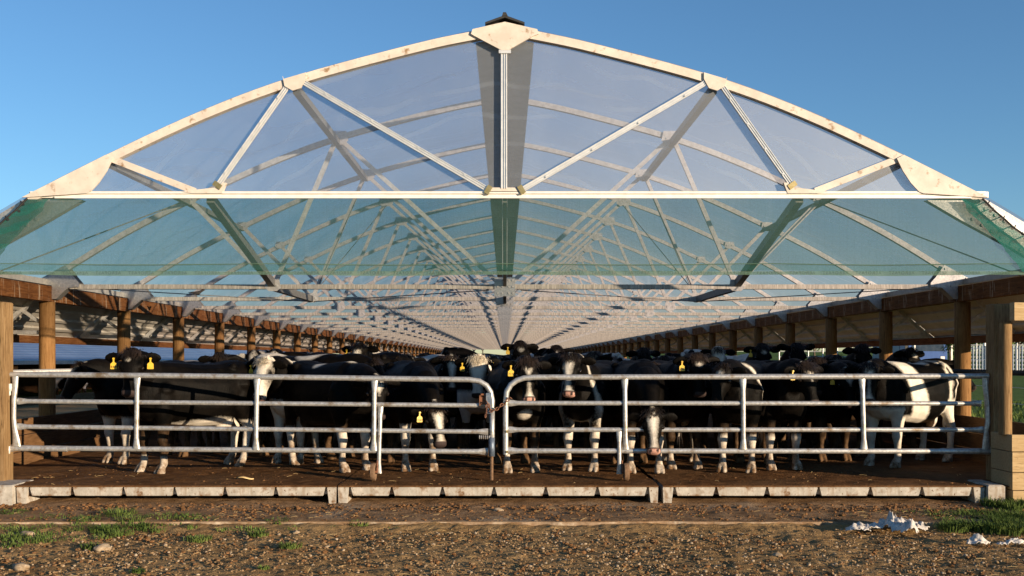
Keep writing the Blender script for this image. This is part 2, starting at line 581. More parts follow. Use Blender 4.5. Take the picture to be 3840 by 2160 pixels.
def catmull(pts, sub=5):
    out = []
    n = len(pts)
    for i in range(n - 1):
        p0 = pts[max(i - 1, 0)]
        p1, p2 = pts[i], pts[i + 1]
        p3 = pts[min(i + 2, n - 1)]
        for k in range(sub):
            q = k / sub
            out.append(tuple(0.5 * ((2 * b) + (c - a) * q + (2 * a - 5 * b + 4 * c - d) * q * q + (3 * b - a - 3 * c + d) * q ** 3)
                             for a, b, c, d in zip(p0, p1, p2, p3)))
    out.append(pts[-1])
    return out


ARCH = [(UX(x), UZ(z)) for x, z in catmull(OUT)]
MIR = lambda pts: [(-x, z) for x, z in pts]


def arch_bar(side, y, depth, width, drop=0.0, stop=None, start=0):
    """box section following the roof line, 'depth' deep, 'width' along y, centred on y."""
    pts = ARCH[start:stop]
    mb = MB()
    rs = []
    for i, (x, z) in enumerate(pts):
        a = pts[max(i - 1, 0)]
        b = pts[min(i + 1, len(pts) - 1)]
        tx, tz = b[0] - a[0], b[1] - a[1]
        L = math.hypot(tx, tz)
        nx, nz = -tz / L, tx / L
        if nz > 0:
            nx, nz = -nx, -nz
        if i == 0 and start == 0:
            nx, nz = 0, -1
        sx = 1 if side > 0 else -1
        p0 = (sx * (x + nx * drop), z + nz * drop)
        p1 = (sx * (x + nx * (drop + depth)), z + nz * (drop + depth))
        r = [(p0[0], y - width / 2, p0[1]), (p0[0], y + width / 2, p0[1]), (p1[0], y + width / 2, p1[1]), (p1[0], y - width / 2, p1[1])]
        rs.append(r if side > 0 else r[::-1])
    mb.rings(rs)
    return mb


# ---- one interior truss, then copies down the building
ytr = Y0 + BAY
truss = empty('roof_truss', (0, BAY, 0), parent=shelter)
TO = (0, ytr, 0)


def tw(x, z, y=ytr):
    return Vector((UX(x), y, UZ(z)))


for sd in (-1, 1):
    arch_bar(sd, ytr, 0.075, 0.07, 0.008).build('top_chord', M['truss_steel'], truss, origin=TO)
mb = MB()
for dy in (-0.045, 0.045):
    mb.box((UX(-5.42), ytr + dy - 0.012, UZ(0.872)), (UX(5.42), ytr + dy + 0.012, UZ(0.927)))
mb.box((UX(-5.42), ytr - 0.032, UZ(0.922)), (UX(5.42), ytr + 0.032, UZ(0.9275) + 0.003))
mb.build('bottom_chord', M['chord_steel'], truss, origin=TO)
for sd in (-1, 1):
    for a, b in (((-3.93, 1.98), (-2.90, 0.93)), ((-2.88, 0.93), (-2.11, 2.74)), ((-2.05, 2.74), (-0.08, 0.95))):
        mb = MB()
        mb.bar(tw(sd * a[0], a[1]), tw(sd * b[0], b[1]), 0.06, 0.05, up=(0, 1, 0))
        mb.build('web', M['truss_steel'], truss, origin=TO)
    # gusset over the post
    g = [(-5.77, 0.93), (-5.77, 1.0), (-5.467, 1.17), (-5.36, 1.02), (-5.295, 0.946), (-5.295, 0.895), (-5.437, 0.885), (-5.587, 0.744), (-5.633, 0.744), (-5.633, 0.915)]
    mb = MB()
    mb.prism([(sd * UX(x), UZ(z)) for x, z in g], ytr - 0.085, ytr - 0.075)
    mb.prism([(sd * UX(x), UZ(z)) for x, z in g], ytr + 0.075, ytr + 0.085)
    for bx, bz in ((-5.74, 1.0), (-5.74, 0.935), (-5.55, 0.91), (-5.35, 0.91), (-5.48, 1.12)):
        mb.bolt((sd * UX(bx), ytr - 0.084, UZ(bz)), 0.017)
    # folded lip on the raking edge
    mb.bar((sd * UX(-5.437), ytr, UZ(0.885)), (sd * UX(-5.587), ytr, UZ(0.744)), 0.006, 0.15, up=(0, 1, 0))
    mb.build('gusset', M['galvanised'], truss, origin=TO)
    for nx, nz, w, hh in ((-2.08, 2.77, 0.13, 0.10), (-2.89, 0.93, 0.10, 0.085), (-3.93, 2.0, 0.09, 0.07)):
        mb = MB()
        p = [(sd * UX(nx - w), UZ(nz - hh * .5)), (sd * UX(nx - w * .5), UZ(nz - hh)), (sd * UX(nx + w * .5), UZ(nz - hh)), (sd * UX(nx + w), UZ(nz - hh * .5)), (sd * UX(nx + w * .8), UZ(nz + hh * .7)), (sd * UX(nx - w * .8), UZ(nz + hh * .7))]
        mb.prism(p, ytr - 0.06, ytr - 0.053)
        for k in (-0.5, 0.5):
            mb.bolt((sd * UX(nx + w * k), ytr - 0.059, UZ(nz - hh * .2)), 0.014)
        mb.build('node_plate', M['truss_steel'], truss, origin=TO)
mb = MB()
mb.bar(tw(0, 0.95), tw(0, 3.22), 0.07, 0.06, up=(0, 1, 0))
mb.build('king_post', M['truss_steel'], truss, origin=TO)
mb = MB()
mb.box((UX(-0.13), ytr - 0.07, UZ(0.78)), (UX(0.13), ytr - 0.06, UZ(1.02)), ch=0.002)
for bx in (-0.09, -0.03, 0.05, 0.1):
    for bz in (0.82, 0.9, 0.98):
        mb.bolt((UX(bx), ytr - 0.069, UZ(bz)), 0.014, mi=1)
mb.build('centre_plate', [M['galvanised'], M['truss_steel']], truss, origin=TO)
for k in range(2, NB + 1):
    c = copy_tree(truss, shelter)
    c.location = (0, BAY * k, 0)

# ---- the gable truss, boxed in cream sheet with aluminium glazing bars
gy = Y0
gable = empty('gable_frame', (0, 0, 0), parent=shelter)
GO = (0, gy, 0)


def gw(x, z, y=gy):
    return Vector((UX(x), y, UZ(z)))


n_cut = next(i for i, (x, z) in enumerate(ARCH) if x < UX(-4.70))
for sd in (-1, 1):
    arch_bar(sd, gy - 0.04, 0.098, 0.10, -0.004, stop=n_cut + 1).build('top_chord', M['cream_paint'], gable, origin=GO)
    mb = MB()
    sp = [(-4.78, 1.60), (-3.95, 2.02), (-3.88, 1.985), (-3.94, 1.86), (-4.02, 1.74), (-4.10, 1.655), (-4.14, 1.64), (-4.74, 1.60)]
    mb.prism([(sd * UX(x), UZ(z)) for x, z in sp], gy - 0.112, gy - 0.092)
    mb.build('corner_gusset', M['cream_paint'], gable, origin=GO)
    mb = MB()
    tp = [(-2.20, 2.80), (-2.18, 2.70), (-2.10, 2.655), (-2.02, 2.68), (-1.97, 2.77), (-1.97, 2.835), (-2.19, 2.77)]
    mb.prism([(sd * UX(x), UZ(z)) for x, z in tp], gy - 0.115, gy - 0.086)
    mb.build('node_plate', M['cream_paint'], gable, origin=GO)
    mb = MB()
    bp = [(-3.20, 1.655), (-3.06, 1.675), (-2.84, 1.70), (-2.80, 1.745), (-2.76, 1.745), (-2.80, 1.64), (-3.10, 1.64)]
    mb.prism([(sd * UX(x), UZ(z)) for x, z in bp], gy - 0.108, gy - 0.05)
    mb.build('node_plate', M['cream_paint'], gable, origin=GO)
    mb = MB()
    mb.bar(gw(sd * -3.9, 1.985, gy - 0.06), gw(sd * -3.08, 1.665, gy - 0.06), 0.075, 0.05, up=(0, 1, 0))
    mb.build('web', M['cream_paint'], gable, origin=GO)
    for a, b in (((-2.845, 1.72), (-2.15, 2.71)), ((-2.0, 2.745), (-0.165, 1.675))):
        A, B = gw(sd * a[0], a[1], gy - 0.085), gw(sd * b[0], b[1], gy - 0.085)
        mb = MB()
        mb.bar(A, B, 0.062, 0.022, up=(0, 1, 0))
        up = Vector((0, -0.014, 0))
        d = (B - A).normalized()
        s = d.cross(Vector((0, 1, 0))).normalized()
        for o in (-0.024, 0.0, 0.024):
            mb.bar(A + up + s * o, B + up + s * o, 0.007, 0.012, up=(0, 1, 0))
        for q in (0.12, 0.37, 0.62, 0.87):
            mb.bolt(A.lerp(B, q) + Vector((0, -0.018, 0)) + s * 0.012, 0.012, l=0.008)
        mb.build('glazing_bar', M['aluminium'], gable, origin=GO)
        mb = MB()
        end = A if a == (-2.845, 1.72) else B
        mb.bar(end - d * 0.03 + up, end + d * 0.03 + up, 0.10, 0.04, up=(0, 1, 0))
        mb.build('bar_clip', M['brass'], gable, origin=GO)
# apex sheet
mb = MB()
ap = [(-0.335, 3.215), (-0.30, 3.195), (-0.035, 3.055), (0.035, 3.055), (0.28, 3.195), (0.335, 3.215), (0.32, 3.262), (0, 3.335), (-0.32, 3.262)]
mb.prism([(UX(x), UZ(z)) for x, z in ap], gy - 0.118, gy - 0.088)
mb.build('apex_gusset', M['cream_paint'], gable, origin=GO)
mb = MB()
A, B = gw(-0.01, 1.685, gy - 0.085), gw(-0.01, 3.045, gy - 0.085)
mb.bar(A, B, 0.075, 0.022, up=(0, 1, 0))
for o in (-0.028, 0.004, 0.028):
    mb.bar(A + Vector((o, -0.014, 0)), B + Vector((o, -0.014, 0)), 0.008, 0.014, up=(0, 1, 0))
mb.box((UX(-0.06), gy - 0.115, UZ(3.025)), (UX(0.06), gy - 0.08, UZ(3.06)))
mb.build('glazing_bar', M['aluminium'], gable, origin=GO)
mb = MB()
mb.box((UX(-0.17), gy - 0.10, UZ(1.645)), (UX(0.14), gy - 0.05, UZ(1.70)), ch=0.01)
mb.build('node_plate', M['cream_paint'], gable, origin=GO)
mb = MB()
mb.box((UX(-4.72), gy - 0.075, UZ(1.60)), (UX(4.80), gy - 0.05, UZ(1.66)))
mb.box((UX(-4.70), gy - 0.10, UZ(1.638)), (UX(4.76), gy - 0.072, UZ(1.660)))
mb.box((UX(-4.46), gy - 0.10, UZ(1.592)), (UX(4.62), gy - 0.072, UZ(1.612)))
mb.build('bottom_rail', M['white_trim'], gable, origin=GO)
# galvanised haunch plates and lower legs of the arch
for sd in (-1, 1):
    mb = MB()
    pl = [(-4.70, 1.645), (-4.20, 1.585), (-4.55, 1.38), (-5.04, 1.115), (-5.50, 0.83), (-5.60, 0.74), (-5.75, 0.74), (-5.78, 0.985), (-5.417, 1.215)]
    mb.prism([(sd * UX(x), UZ(z)) for x, z in pl], gy - 0.03, gy - 0.018)
    mb.prism([(sd * UX(x), UZ(z)) for x, z in pl], gy + 0.05, gy + 0.062)
    for q in np.linspace(0.05, 0.95, 9):
        x = -4.75 + (-5.6 + 4.75) * q
        z = 1.52 + (0.98 - 1.52) * q
        mb.bolt((sd * UX(x), gy - 0.029, UZ(z)), 0.022, l=0.014)
        mb.bolt((sd * UX(x + 0.13), gy - 0.029, UZ(z - 0.10)), 0.022, l=0.014)
    mb.build('haunch_plate', M['galvanised'], gable, origin=GO)

# clear gable sheet
mb = MB()
i2 = next(i for i, (x, z) in enumerate(ARCH) if z < UZ(1.63))
poly = [(x, z - 0.02) for x, z in ARCH[:i2]]
full = MIR(poly)[::-1] + poly[1:]
vs = [(x, gy - 0.035, z) for x, z in full] + [(x, gy - 0.035, UZ(1.63)) for x, z in full]
n = len(full)
mb.add(vs, [(i, i + 1, n + i + 1, n + i) for i in range(n - 1)])
mb.build('gable_sheet', M['gable_film'], shelter, origin=SO)

# roof film draped over the arches, sagging a little between them
prof = MIR(ARCH)[::-1] + ARCH[1:]
vs, fs = [], []
ys = [Y0 - 0.10] + [Y0 + BAY * k * 0.25 for k in range(1, NB * 4 + 1)]
n = len(prof)
for j, y in enumerate(ys):
    ph = ((y - Y0) / BAY) % 1.0
    sag = -0.05 * 4 * ph * (1 - ph)
    for i, (x, z) in enumerate(prof):
        edge = min(i, n - 1 - i) / 4
        vs.append((x, y, z + 0.012 + sag * min(1, edge) * (1 if abs(x) > 0.5 else 0.2)))
for j in range(len(ys) - 1):
    for i in range(n - 1):
        a = j * n + i
        fs.append((a, a + 1, a + n + 1, a + n))
mb = MB()
mb.add(vs, fs)
mb.build('roof_sheet', M['roof_film'], shelter, smooth=True, origin=SO)

# ridge: opaque soffit strip inside and dark cap outside
mb = MB()
for sd in (-1, 1):
    pr = [(0, UZ(3.215)), (sd * UX(0.29), UZ(3.165)), (sd * UX(0.29), UZ(3.160)), (0, UZ(3.208))]
    mb.prism(pr, Y0 + 0.02, YE)
mb.build('ridge_soffit', M['ridge_sheet'], shelter, origin=SO)
mb = MB()
for sd in (-1, 1):
    pr = [(0, UZ(3.395)), (sd * UX(0.195), UZ(3.325)), (sd * UX(0.195), UZ(3.305)), (0, UZ(3.372))]
    mb.prism(pr, Y0 - 0.14, YE)
mb.prism([(UX(-0.028), UZ(3.385)), (UX(-0.018), UZ(3.42)), (UX(0.012), UZ(3.42)), (UX(0.028), UZ(3.385))], Y0 - 0.15, YE)
mb.prism([(UX(-0.18), UZ(3.318)), (0, UZ(3.375)), (UX(0.18), UZ(3.318)), (0, UZ(3.34))], Y0 - 0.05, Y0 - 0.02)
mb.build('ridge_cap', M['black_plastic'], shelter, origin=SO)

# longitudinal bracing over the first two bays
def brace(name, a, b, w=0.08, h=0.07, m='brace_steel', up=(0, 0, 1)):
    mb = MB()
    mb.bar(a, b, w, h, up=up)
    return mb.build(name, M[m], shelter, origin=SO)


y1, y2 = Y0 + BAY, Y0 + 2 * BAY
for sd in (-1, 1):
    brace('purlin', gw(sd * -2.09, 2.70, Y0 + 0.06), gw(sd * -2.09, 2.70, y2), 0.09, 0.08)
    brace('purlin', gw(sd * -3.95, 1.95, Y0 + 0.06), gw(sd * -3.95, 1.95, y2), 0.08, 0.07)
    brace('tie_strut', gw(sd * -2.94, 1.60, Y0 + 0.0), gw(sd * -2.90, 0.93, y1), 0.09, 0.10)
    brace('tie_strut', gw(sd * -2.90, 0.90, y1 + 0.06), gw(sd * -2.90, 0.90, y2 - 0.06), 0.08, 0.10)
brace('tie_strut', gw(0.0, 1.60, Y0 + 0.0), gw(0.0, 0.93, y1), 0.05, 0.10)
brace('tie_strut', gw(0.0, 0.88, y1 + 0.08), gw(0.0, 0.88, y2 - 0.08), 0.05, 0.12)


def rod(a, b, r=0.009):
    mb = MB()
    mb.tube([a, b], r, 6)
    return mb.build('brace_rod', M['brace_steel'], shelter, origin=SO)


for sd in (-1, 1):
    rod(gw(sd * -3.93, 2.0, y1), gw(sd * -5.2, 0.84, Y0 + 0.1))
    rod(gw(sd * -2.1, 2.7, y2), gw(sd * -2.35, 0.92, y1 + 0.1))
    rod(gw(sd * -2.05, 2.72, y2 + BAY), gw(sd * -2.9, 0.92, y2 - 0.1), 0.008)
    rod(gw(sd * -5.3, 0.89, y1), gw(sd * -2.9, 0.86, y2), 0.008)
    rod(gw(sd * -0.2, 0.86, y1), gw(sd * -2.9, 0.86, y2), 0.008)

# ---- side posts, plates, eaves
post = None
for k in range(0, NB + 1):
    y = Y0 + BAY * k
    for sd in (-1, 1):
        if post is None:
            mb = MB()
            n = 16
            rs = []
            for z in (-0.5, 0.4, 1.1, 1.7, UZ(0.712)):
                rr = 0.118 - 0.004 * z
                rs.append([(rr * math.cos(2 * math.pi * i / n), rr * math.sin(2 * math.pi * i / n), z) for i in range(n)])
            mb.rings(rs)
            post = mb.build('timber_post', M['post_wood'], shelter, smooth=True)
            p = post
        else:
            p = post.copy()
            COL.objects.link(p)
        p.location = (sd * UX(5.722), y - Y0, 0)
        p.rotation_euler = (0, 0, random.uniform(0, 6.28))
plate = None
for k in range(1, NB + 1):
    for sd in (-1, 1):
        if plate is None:
            mb = MB()
            mb.box((-0.05, -BAY / 2 + 0.006, UZ(0.712)), (0.05, BAY / 2 - 0.006, UZ(0.905)), ch=0.006)
            plate = mb.build('top_plate', M['stained_beam'], shelter)
            p = plate
        else:
            p = plate.copy()
            COL.objects.link(p)
        p.location = (sd * (UX(5.63) + 0.052 + 0.004 * (k % 2)), BAY * (k - 0.5), random.uniform(-0.004, 0.004))
eb = None
for k in range(1, NB + 1, 2):
    for sd in (-1, 1):
        if eb is None:
            mb = MB()
            mb.box((-0.04, -BAY + 0.004, UZ(0.215)), (0.04, BAY - 0.004, UZ(0.318)), ch=0.006)
            eb = mb.build('eave_beam', M['eave_beam'], shelter)
            p = eb
        else:
            p = eb.copy()
            COL.objects.link(p)
        p.location = (sd * UX(6.44), BAY * k, 0)
for sd in (-1, 1):
    # ribbed cladding from the wall plate down to the eave beam
    mb = MB()
    a = Vector((sd * UX(5.80), 0, UZ(0.845)))
    b = Vector((sd * UX(6.50), 0, UZ(0.285)))
    nrm = Vector((-sd * (a.z - b.z), 0, -abs(b.x - a.x))).normalized()
    pr = []
    N = 5
    for i in range(N):
        for q, o in ((0.0, 0.0), (0.62, 0.0), (0.68, 0.028), (0.94, 0.028)):
            p = a.lerp(b, (i + q) / N) + nrm * o
            pr.append((p.x, p.z))
    pr.append((b.x, b.z))
    up = [(x - nrm.x * 0.004, z - nrm.z * 0.004) for x, z in pr]
    for k in range(0, NB + 1, 3):
        ya, yb = max(Y0 - 0.08, Y0 + BAY * (k - 1)), min(Y0 + BAY * (k + 2), YE + 1)
        rs = [[(x, ya + 0.01, z) for x, z in pr + up[::-1]], [(x, yb - 0.006, z) for x, z in pr + up[::-1]]]
        mb.rings(rs if sd < 0 else [r[::-1] for r in rs])
    mb.build('eave_cladding', M['eave_sheet'], shelter, origin=SO)
    mb = MB()
    mb.box((min(sd * UX(5.70), sd * UX(5.80)), Y0 + 0.09, UZ(0.925)), (max(sd * UX(5.70), sd * UX(5.80)), YE, UZ(0.995)))
    mb.build('eave_strip', M['eave_grey'], shelter, origin=SO)
brk = {}
for k in range(0, NB + 1):
    for sd in (-1, 1):
        if sd not in brk:
            mb = MB()
            q = lambda x, z: Vector((sd * UX(x), 0, UZ(z)))
            mb.bar(q(5.78, 0.335), q(6.33, 0.335), 0.055, 0.05, up=(0, 1, 0))
            mb.bar(q(6.36, 0.33), q(5.86, 0.775), 0.06, 0.06, up=(0, 1, 0))
            mb.bar(q(6.02, 0.60), q(5.78, 0.44), 0.045, 0.04, up=(0, 1, 0))
            mb.prism([(sd * UX(6.38), UZ(0.31)), (sd * UX(6.22), UZ(0.355)), (sd * UX(6.27), UZ(0.44))], -0.008, 0.008)
            brk[sd] = mb.build('eave_bracket', M['truss_steel'], shelter)
            p = brk[sd]
        else:
            p = brk[sd].copy()
            COL.objects.link(p)
        p.location = (0, BAY * k, 0)
# low side walls and side rails
for sd in (-1, 1):
    mb = MB()
    for r in range(3):
        z0 = -0.05 + r * 0.222
        mb.box((sd * UX(5.60) - (0.05 if sd < 0 else 0), Y0 + 0.9, z0), (sd * UX(5.60) + (0.05 if sd > 0 else 0), YE, z0 + 0.214), ch=0.004)
    mb.build('side_wall', M['wall_timber'], shelter, origin=SO)
    mb = MB()
    mb.tube([(sd * UX(5.58), Y0 + 0.3, 1.235), (sd * UX(5.58), YE, 1.235)], 0.035, 10)
    mb.build('side_rail', M['gate_steel'] if sd < 0 else M['black_plastic'], shelter, smooth=True, origin=SO)

# =================================================================== SHADE NET
net = empty('shade_net', (0, Y0 - 0.1, UZ(0.826)))
tag(net, 'green shade mesh curtain hung below the clear gable with a printed hem', 'shade net')
NO = (0, Y0 - 0.1, UZ(0.826))
EDGE = [(-4.72, 1.585), (-4.78, 1.54), (-4.82, 1.47), (-4.93, 1.39), (-5.04, 1.30), (-5.16, 1.20), (-5.36, 1.02), (-5.55, 0.83)]


def edge_x(z):
    for (xa, za), (xb, zb) in zip(EDGE, EDGE[1:]):
        if zb <= z <= za:
            return xa + (xb - xa) * (za - z) / (za - zb)
    return EDGE[-1][0]


def netgrid(zs, dy, amp):
    mb = MB()
    nx = 80
    vs = []
    for j, z in enumerate(zs):
        ex = edge_x(z)
        for i in range(nx + 1):
            x = ex + (-2 * ex) * i / nx
            wob = amp * (math.sin(i * 0.55 + z * 3) + 0.5 * math.sin(i * 1.31 + 1))
            sagz = 0.006 * math.sin(i * 0.35) * (1 - (z - zs[-1]) / max(zs[0] - zs[-1], 1e-6))
            vs.append((UX(x), Y0 - 0.105 + dy + wob, UZ(z + sagz)))
    fs = []
    for j in range(len(zs) - 1):
        for i in range(nx):
            a = j * (nx + 1) + i
            fs.append((a, a + 1, a + nx + 2, a + nx + 1))
    mb.add(vs, fs)
    return mb


netgrid([1.585 - (1.585 - 0.935) * j / 14 for j in range(15)], 0, 0.012).build('mesh_sheet', M['shade_mesh'], net, smooth=True, origin=NO)
netgrid([0.935, 0.91, 0.885, 0.868], 0.0, 0.012).build('hem', M['shade_mesh_hem'], net, smooth=True, origin=NO)
netgrid([0.868, 0.85, 0.828], -0.006, 0.012).build('hem_tape', M['shade_mesh_tape'], net, smooth=True, origin=NO)
for sd in (-1, 1):
    mb = MB()
    vs = []
    for j in range(25):
        z = 1.58 - (1.58 - 0.86) * j / 24
        ex = edge_x(z)
        for i in range(5):
            x = ex + 0.40 * i / 4 * (0.55 + 0.45 * j / 24)
            vs.append((sd * UX(x), Y0 - 0.114 + 0.014 * math.sin(j * 0.9 + i) + 0.008 * math.sin(j * 2.3), UZ(z)))
    mb.add(vs, [(j * 5 + i, j * 5 + i + 1, j * 5 + i + 6, j * 5 + i + 5) for j in range(24) for i in range(4)])
    mb.build('edge_fold', M['shade_mesh_fold'], net, smooth=True, origin=NO)
mb = MB()
pts = []
for i in range(81):
    x = edge_x(0.935) * (1 - 2 * i / 80)
    pts.append((UX(x), Y0 - 0.115 + 0.012 * (math.sin(i * 0.55 + 0.935 * 3) + 0.5 * math.sin(i * 1.31 + 1)), UZ(0.935 + 0.006 * math.sin(i * 0.35))))
mb.tube(pts, 0.006, 5)
mb.build('seam_cord', M['shade_mesh_tape'], net, origin=NO)
for sd in (-1, 1):
    mb = MB()
    pts = [(sd * UX(x + 0.015 * math.sin(i * 2.1)), Y0 - 0.125, UZ(z)) for i, (x, z) in enumerate(EDGE)]
    mb.tube(pts, 0.011, 6)
    mb.build('edge_rope', M['black_plastic'], net, origin=NO)
    mb = MB()
    for x, z in EDGE[1:-1]:
        mb.tube([(sd * UX(x), Y0 - 0.125, UZ(z)), (sd * UX(x - 0.035), Y0 - 0.06, UZ(z + 0.03))], 0.007, 5)
        mb.bolt((sd * UX(x + 0.02), Y0 - 0.12, UZ(z - 0.01)), 0.016, l=0.008)
    mb.build('lacing', M['black_plastic'], net, origin=NO)
# printed hem lettering, seen from behind
cu = bpy.data.curves.new('hem_lettering', 'FONT')
cu.body = 'AEROFAST'
cu.size = 0.052
cu.space_character = 1.25
cu.align_x = 'CENTER'
tmp = bpy.data.objects.new('tmp_text', cu)
COL.objects.link(tmp)
bpy.context.view_layer.update()
lm = bpy.data.meshes.new_from_object(tmp.evaluated_get(bpy.context.evaluated_depsgraph_get()))
bpy.data.objects.remove(tmp)
mb = MB()
lv = [v.co.copy() for v in lm.vertices]
lf = [tuple(p.vertices) for p in lm.polygons]
for i in range(-15, 16):
    x0 = i * 0.377
    mb.add([(x0 - c.x, Y0 - 0.135, UZ(0.832) + c.y + 0.004) for c in lv], lf)
mb.build('lettering', M['printed_ink'], net, origin=NO)

# =================================================================== GATES
GY = 12.0
GD = GY / BAY


def G(u, v, dy=0.0):
    p = at(u, v, GD)
    return Vector((p.x, GY + dy, p.z))


RB = 0.03


def frail(pts, r=0.026, f0=True, f1=True):
    """pipe whose ends are flattened where they are bolted to the frame"""
    a, b = Vector(pts[0]), Vector(pts[-1])
    L = (b - a).length
    t = (b - a) / L
    st = [(0, f0), (0.03, f0), (0.12, None), (L - 0.12, None), (L - 0.03, f1), (L, f1)]
    P, Rr = [], []
    for d, fl in st:
        P.append(a + t * d)
        Rr.append((r, r) if not fl else None)
    out = []
    for q in Rr:
        out.append(q if q else 'f')
    return P, out


def pipe(mb, a, b, r=0.026, f0=True, f1=True):
    P, rr = frail([a, b], r, f0, f1)
    t = (Vector(b) - Vector(a)).normalized()
    # flattened: wide in the gate plane, thin across it
    rad = []
    for q in rr:
        rad.append((r * 0.55, r * 1.45) if q == 'f' else (r, r))
    s_up = Vector((0, 0, 1)) if abs(t.z) < 0.7 else Vector((1, 0, 0))
    mb.tube(P, rad, 10, 0, up=s_up)


def make_gate(label, rails, uprights, arc, foot_u, wheel_u, bend_u, sleeve):
    root = empty('field_gate', (G((rails[0][0][0] + rails[0][1][0]) / 2, 1210).x, GY, 0))
    tag(root, label, 'gate', 'pair of galvanised pipe gates')
    O = root.location.copy()
    bp = lambda mb, nm, m='gate_steel': mb.build(nm, M[m], root, smooth='edge', origin=O)
    for i, (a, b) in enumerate(rails):
        mb = MB()
        if i == 0:
            mb.tube([G(*p) for p in arc], 0.032, 12, up=(0, 1, 0))
            bp(mb, 'top_rail')
        else:
            # joints in the pipe: a short darker gap sleeve
            pipe(mb, G(*a), G(*b), 0.027 if i < 3 else 0.03)
            bp(mb, 'rail')
    for (ua, va), (ub, vb), kind in uprights:
        mb = MB()
        if kind == 'bent':
            pts = [G(ua, va, -0.03), G(ua, va + 25, -0.03), G(ua - (3 if ua < 1000 else -4), va + 60, -0.03), G(ua - (3 if ua < 1000 else -6), vb - 70, -0.03), G(ua - (1 if ua < 1000 else -2), vb - 45, -0.03), G(ub, vb - 12, -0.03), G(ub, vb, -0.03)]
            rad = [(0.04, 0.016), (0.034, 0.022), (0.028, 0.028), (0.028, 0.028), (0.03, 0.026), (0.044, 0.018), (0.05, 0.014)]
            mb.tube(pts, rad, 10, up=(0, 1, 0))
        else:
            w = 0.024 if kind == 'strut' else 0.028
            A, B = G(ua, va, -0.025), G(ub, vb, -0.025)
            L = (B - A).length
            t = (B - A) / L
            pts = [A, A + t * 0.05, A + t * 0.13, A + t * (L - 0.13), A + t * (L - 0.05), B]
            rad = [(w * 1.45, w * 0.6), (w * 1.35, w * 0.7), (w, w), (w, w), (w * 1.35, w * 0.7), (w * 1.6, w * 0.55)]
            mb.tube(pts, rad, 10, up=(0, 1, 0))
        bp(mb, 'upright')
    # jockey wheel
    wp = G(wheel_u, 1190, -0.06)
    wr = (1211 - 1166) / 2 * GD * S / 1000
    mb = MB()
    n = 24
    rs = []
    for dx, rr in ((-0.030, wr * 0.86), (-0.026, wr * 0.97), (-0.012, wr), (0.012, wr), (0.026, wr * 0.97), (0.030, wr * 0.86), (0.012, wr * 0.55)):
        rs.append([(wp.x + dx, wp.y + rr * math.cos(2 * math.pi * i / n), wr + rr * math.sin(2 * math.pi * i / n)) for i in range(n)])
    mb.rings(rs)
    wheel = mb.build('wheel', M['muddy_tyre'], root, smooth='edge', origin=O)
    mb = MB()
    mb.tube([(wp.x - 0.05, wp.y, wr), (wp.x + 0.05, wp.y, wr)], 0.016, 8)
    mb.bar((wp.x + (0.045 if wheel_u < 1000 else -0.045), wp.y, wr), (wp.x + (0.045 if wheel_u < 1000 else -0.045), wp.y + 0.03, wr + 0.13), 0.012, 0.03, up=(0, 1, 0))
    mb.build('axle', M['rust'], wheel, origin=(0, 0, 0)).location = -O
    if sleeve:
        mb = MB()
        mb.tube([G(*sleeve[0]), G(*sleeve[1])], 0.035, 12, up=(0, 1, 0))
        bp(mb, 'hinge_sleeve')
    return root, O


gl, GO1 = make_gate(
    'galvanised pipe gate with spring drop bolt, hung from the cut-off post edge',
    [((26, 942), (1238, 1000)), ((44, 1009), (1225, 1020)), ((44, 1073), (1228, 1086)), ((24, 1127), (1228, 1136))],
    [((41, 947), (44, 1122), 'bent'), ((347, 950), (345, 1128), 'upright'), ((648, 953), (645, 1131), 'upright'), ((943, 957), (941, 1133), 'upright'), ((958, 1022), (953, 1190), 'strut')],
    [(26, 942), (400, 945), (800, 950), (1090, 954), (1180, 955), (1206, 959), (1224, 970), (1234, 986), (1238, 1008), (1238, 1030)], 958, 941, 41, ((24, 1127), (170, 1129)))
mb = MB()
mb.tube([G(1238, 1025), G(1238, 1148)], 0.030, 12, up=(0, 1, 0))
mb.build('latch_stile', M['gate_steel'], gl, smooth=True, origin=GO1)
mb = MB()
mb.tube([G(1237, 1100, -0.03), G(1237, 1147, -0.03)], 0.036, 10, up=(0, 1, 0))
mb.build('bolt_sleeve', M['blue_steel'], gl, smooth=True, origin=GO1)
mb = MB()
P = [G(1237, 1145, -0.03)]
rad = [0.016]
b0 = G(1237, 1145, -0.03)
for i in range(1, 40):
    z = b0.z * (1 - i / 40)
    P.append(Vector((b0.x, b0.y, z)))
    rad.append(0.021 if i % 2 else 0.017)
mb.tube(P, rad, 8, up=(0, 1, 0))
mb.build('drop_bolt', M['muddy_tyre'], gl, origin=GO1)
mb = MB()
a, b = G(1207, 1099, -0.03), G(1236, 1100, -0.03)
for i in range(6):
    c = a.lerp(b, i / 6)
    mb.tube([c - Vector((0.006, 0, 0)), c + Vector((0.006, 0, 0))], 0.024, 8, up=(0, 1, 0))
mb.build('spring', M['gate_steel'], gl, origin=GO1)
mb = MB()
q0, q1 = G(1206, 990), G(1222, 1020)
mb.box((q0.x, GY - 0.05, q1.z), (q0.x + 0.018, GY - 0.03, q0.z))
mb.box((q0.x, GY - 0.05, q0.z - 0.02), (q1.x, GY - 0.03, q0.z))
mb.box((q0.x + 0.018, GY - 0.036, q1.z + 0.01), (q1.x, GY - 0.03, q0.z - 0.035))
mb.build('latch_plate', M['rust'], gl, origin=GO1)
mb = MB()
q0, q1 = G(1223, 988), G(1241, 1040)
mb.box((q0.x, GY - 0.075, q1.z), (q1.x - 0.02, GY - 0.045, q0.z), ch=0.006)
mb.build('latch_box', M['blue_steel'], gl, origin=GO1)
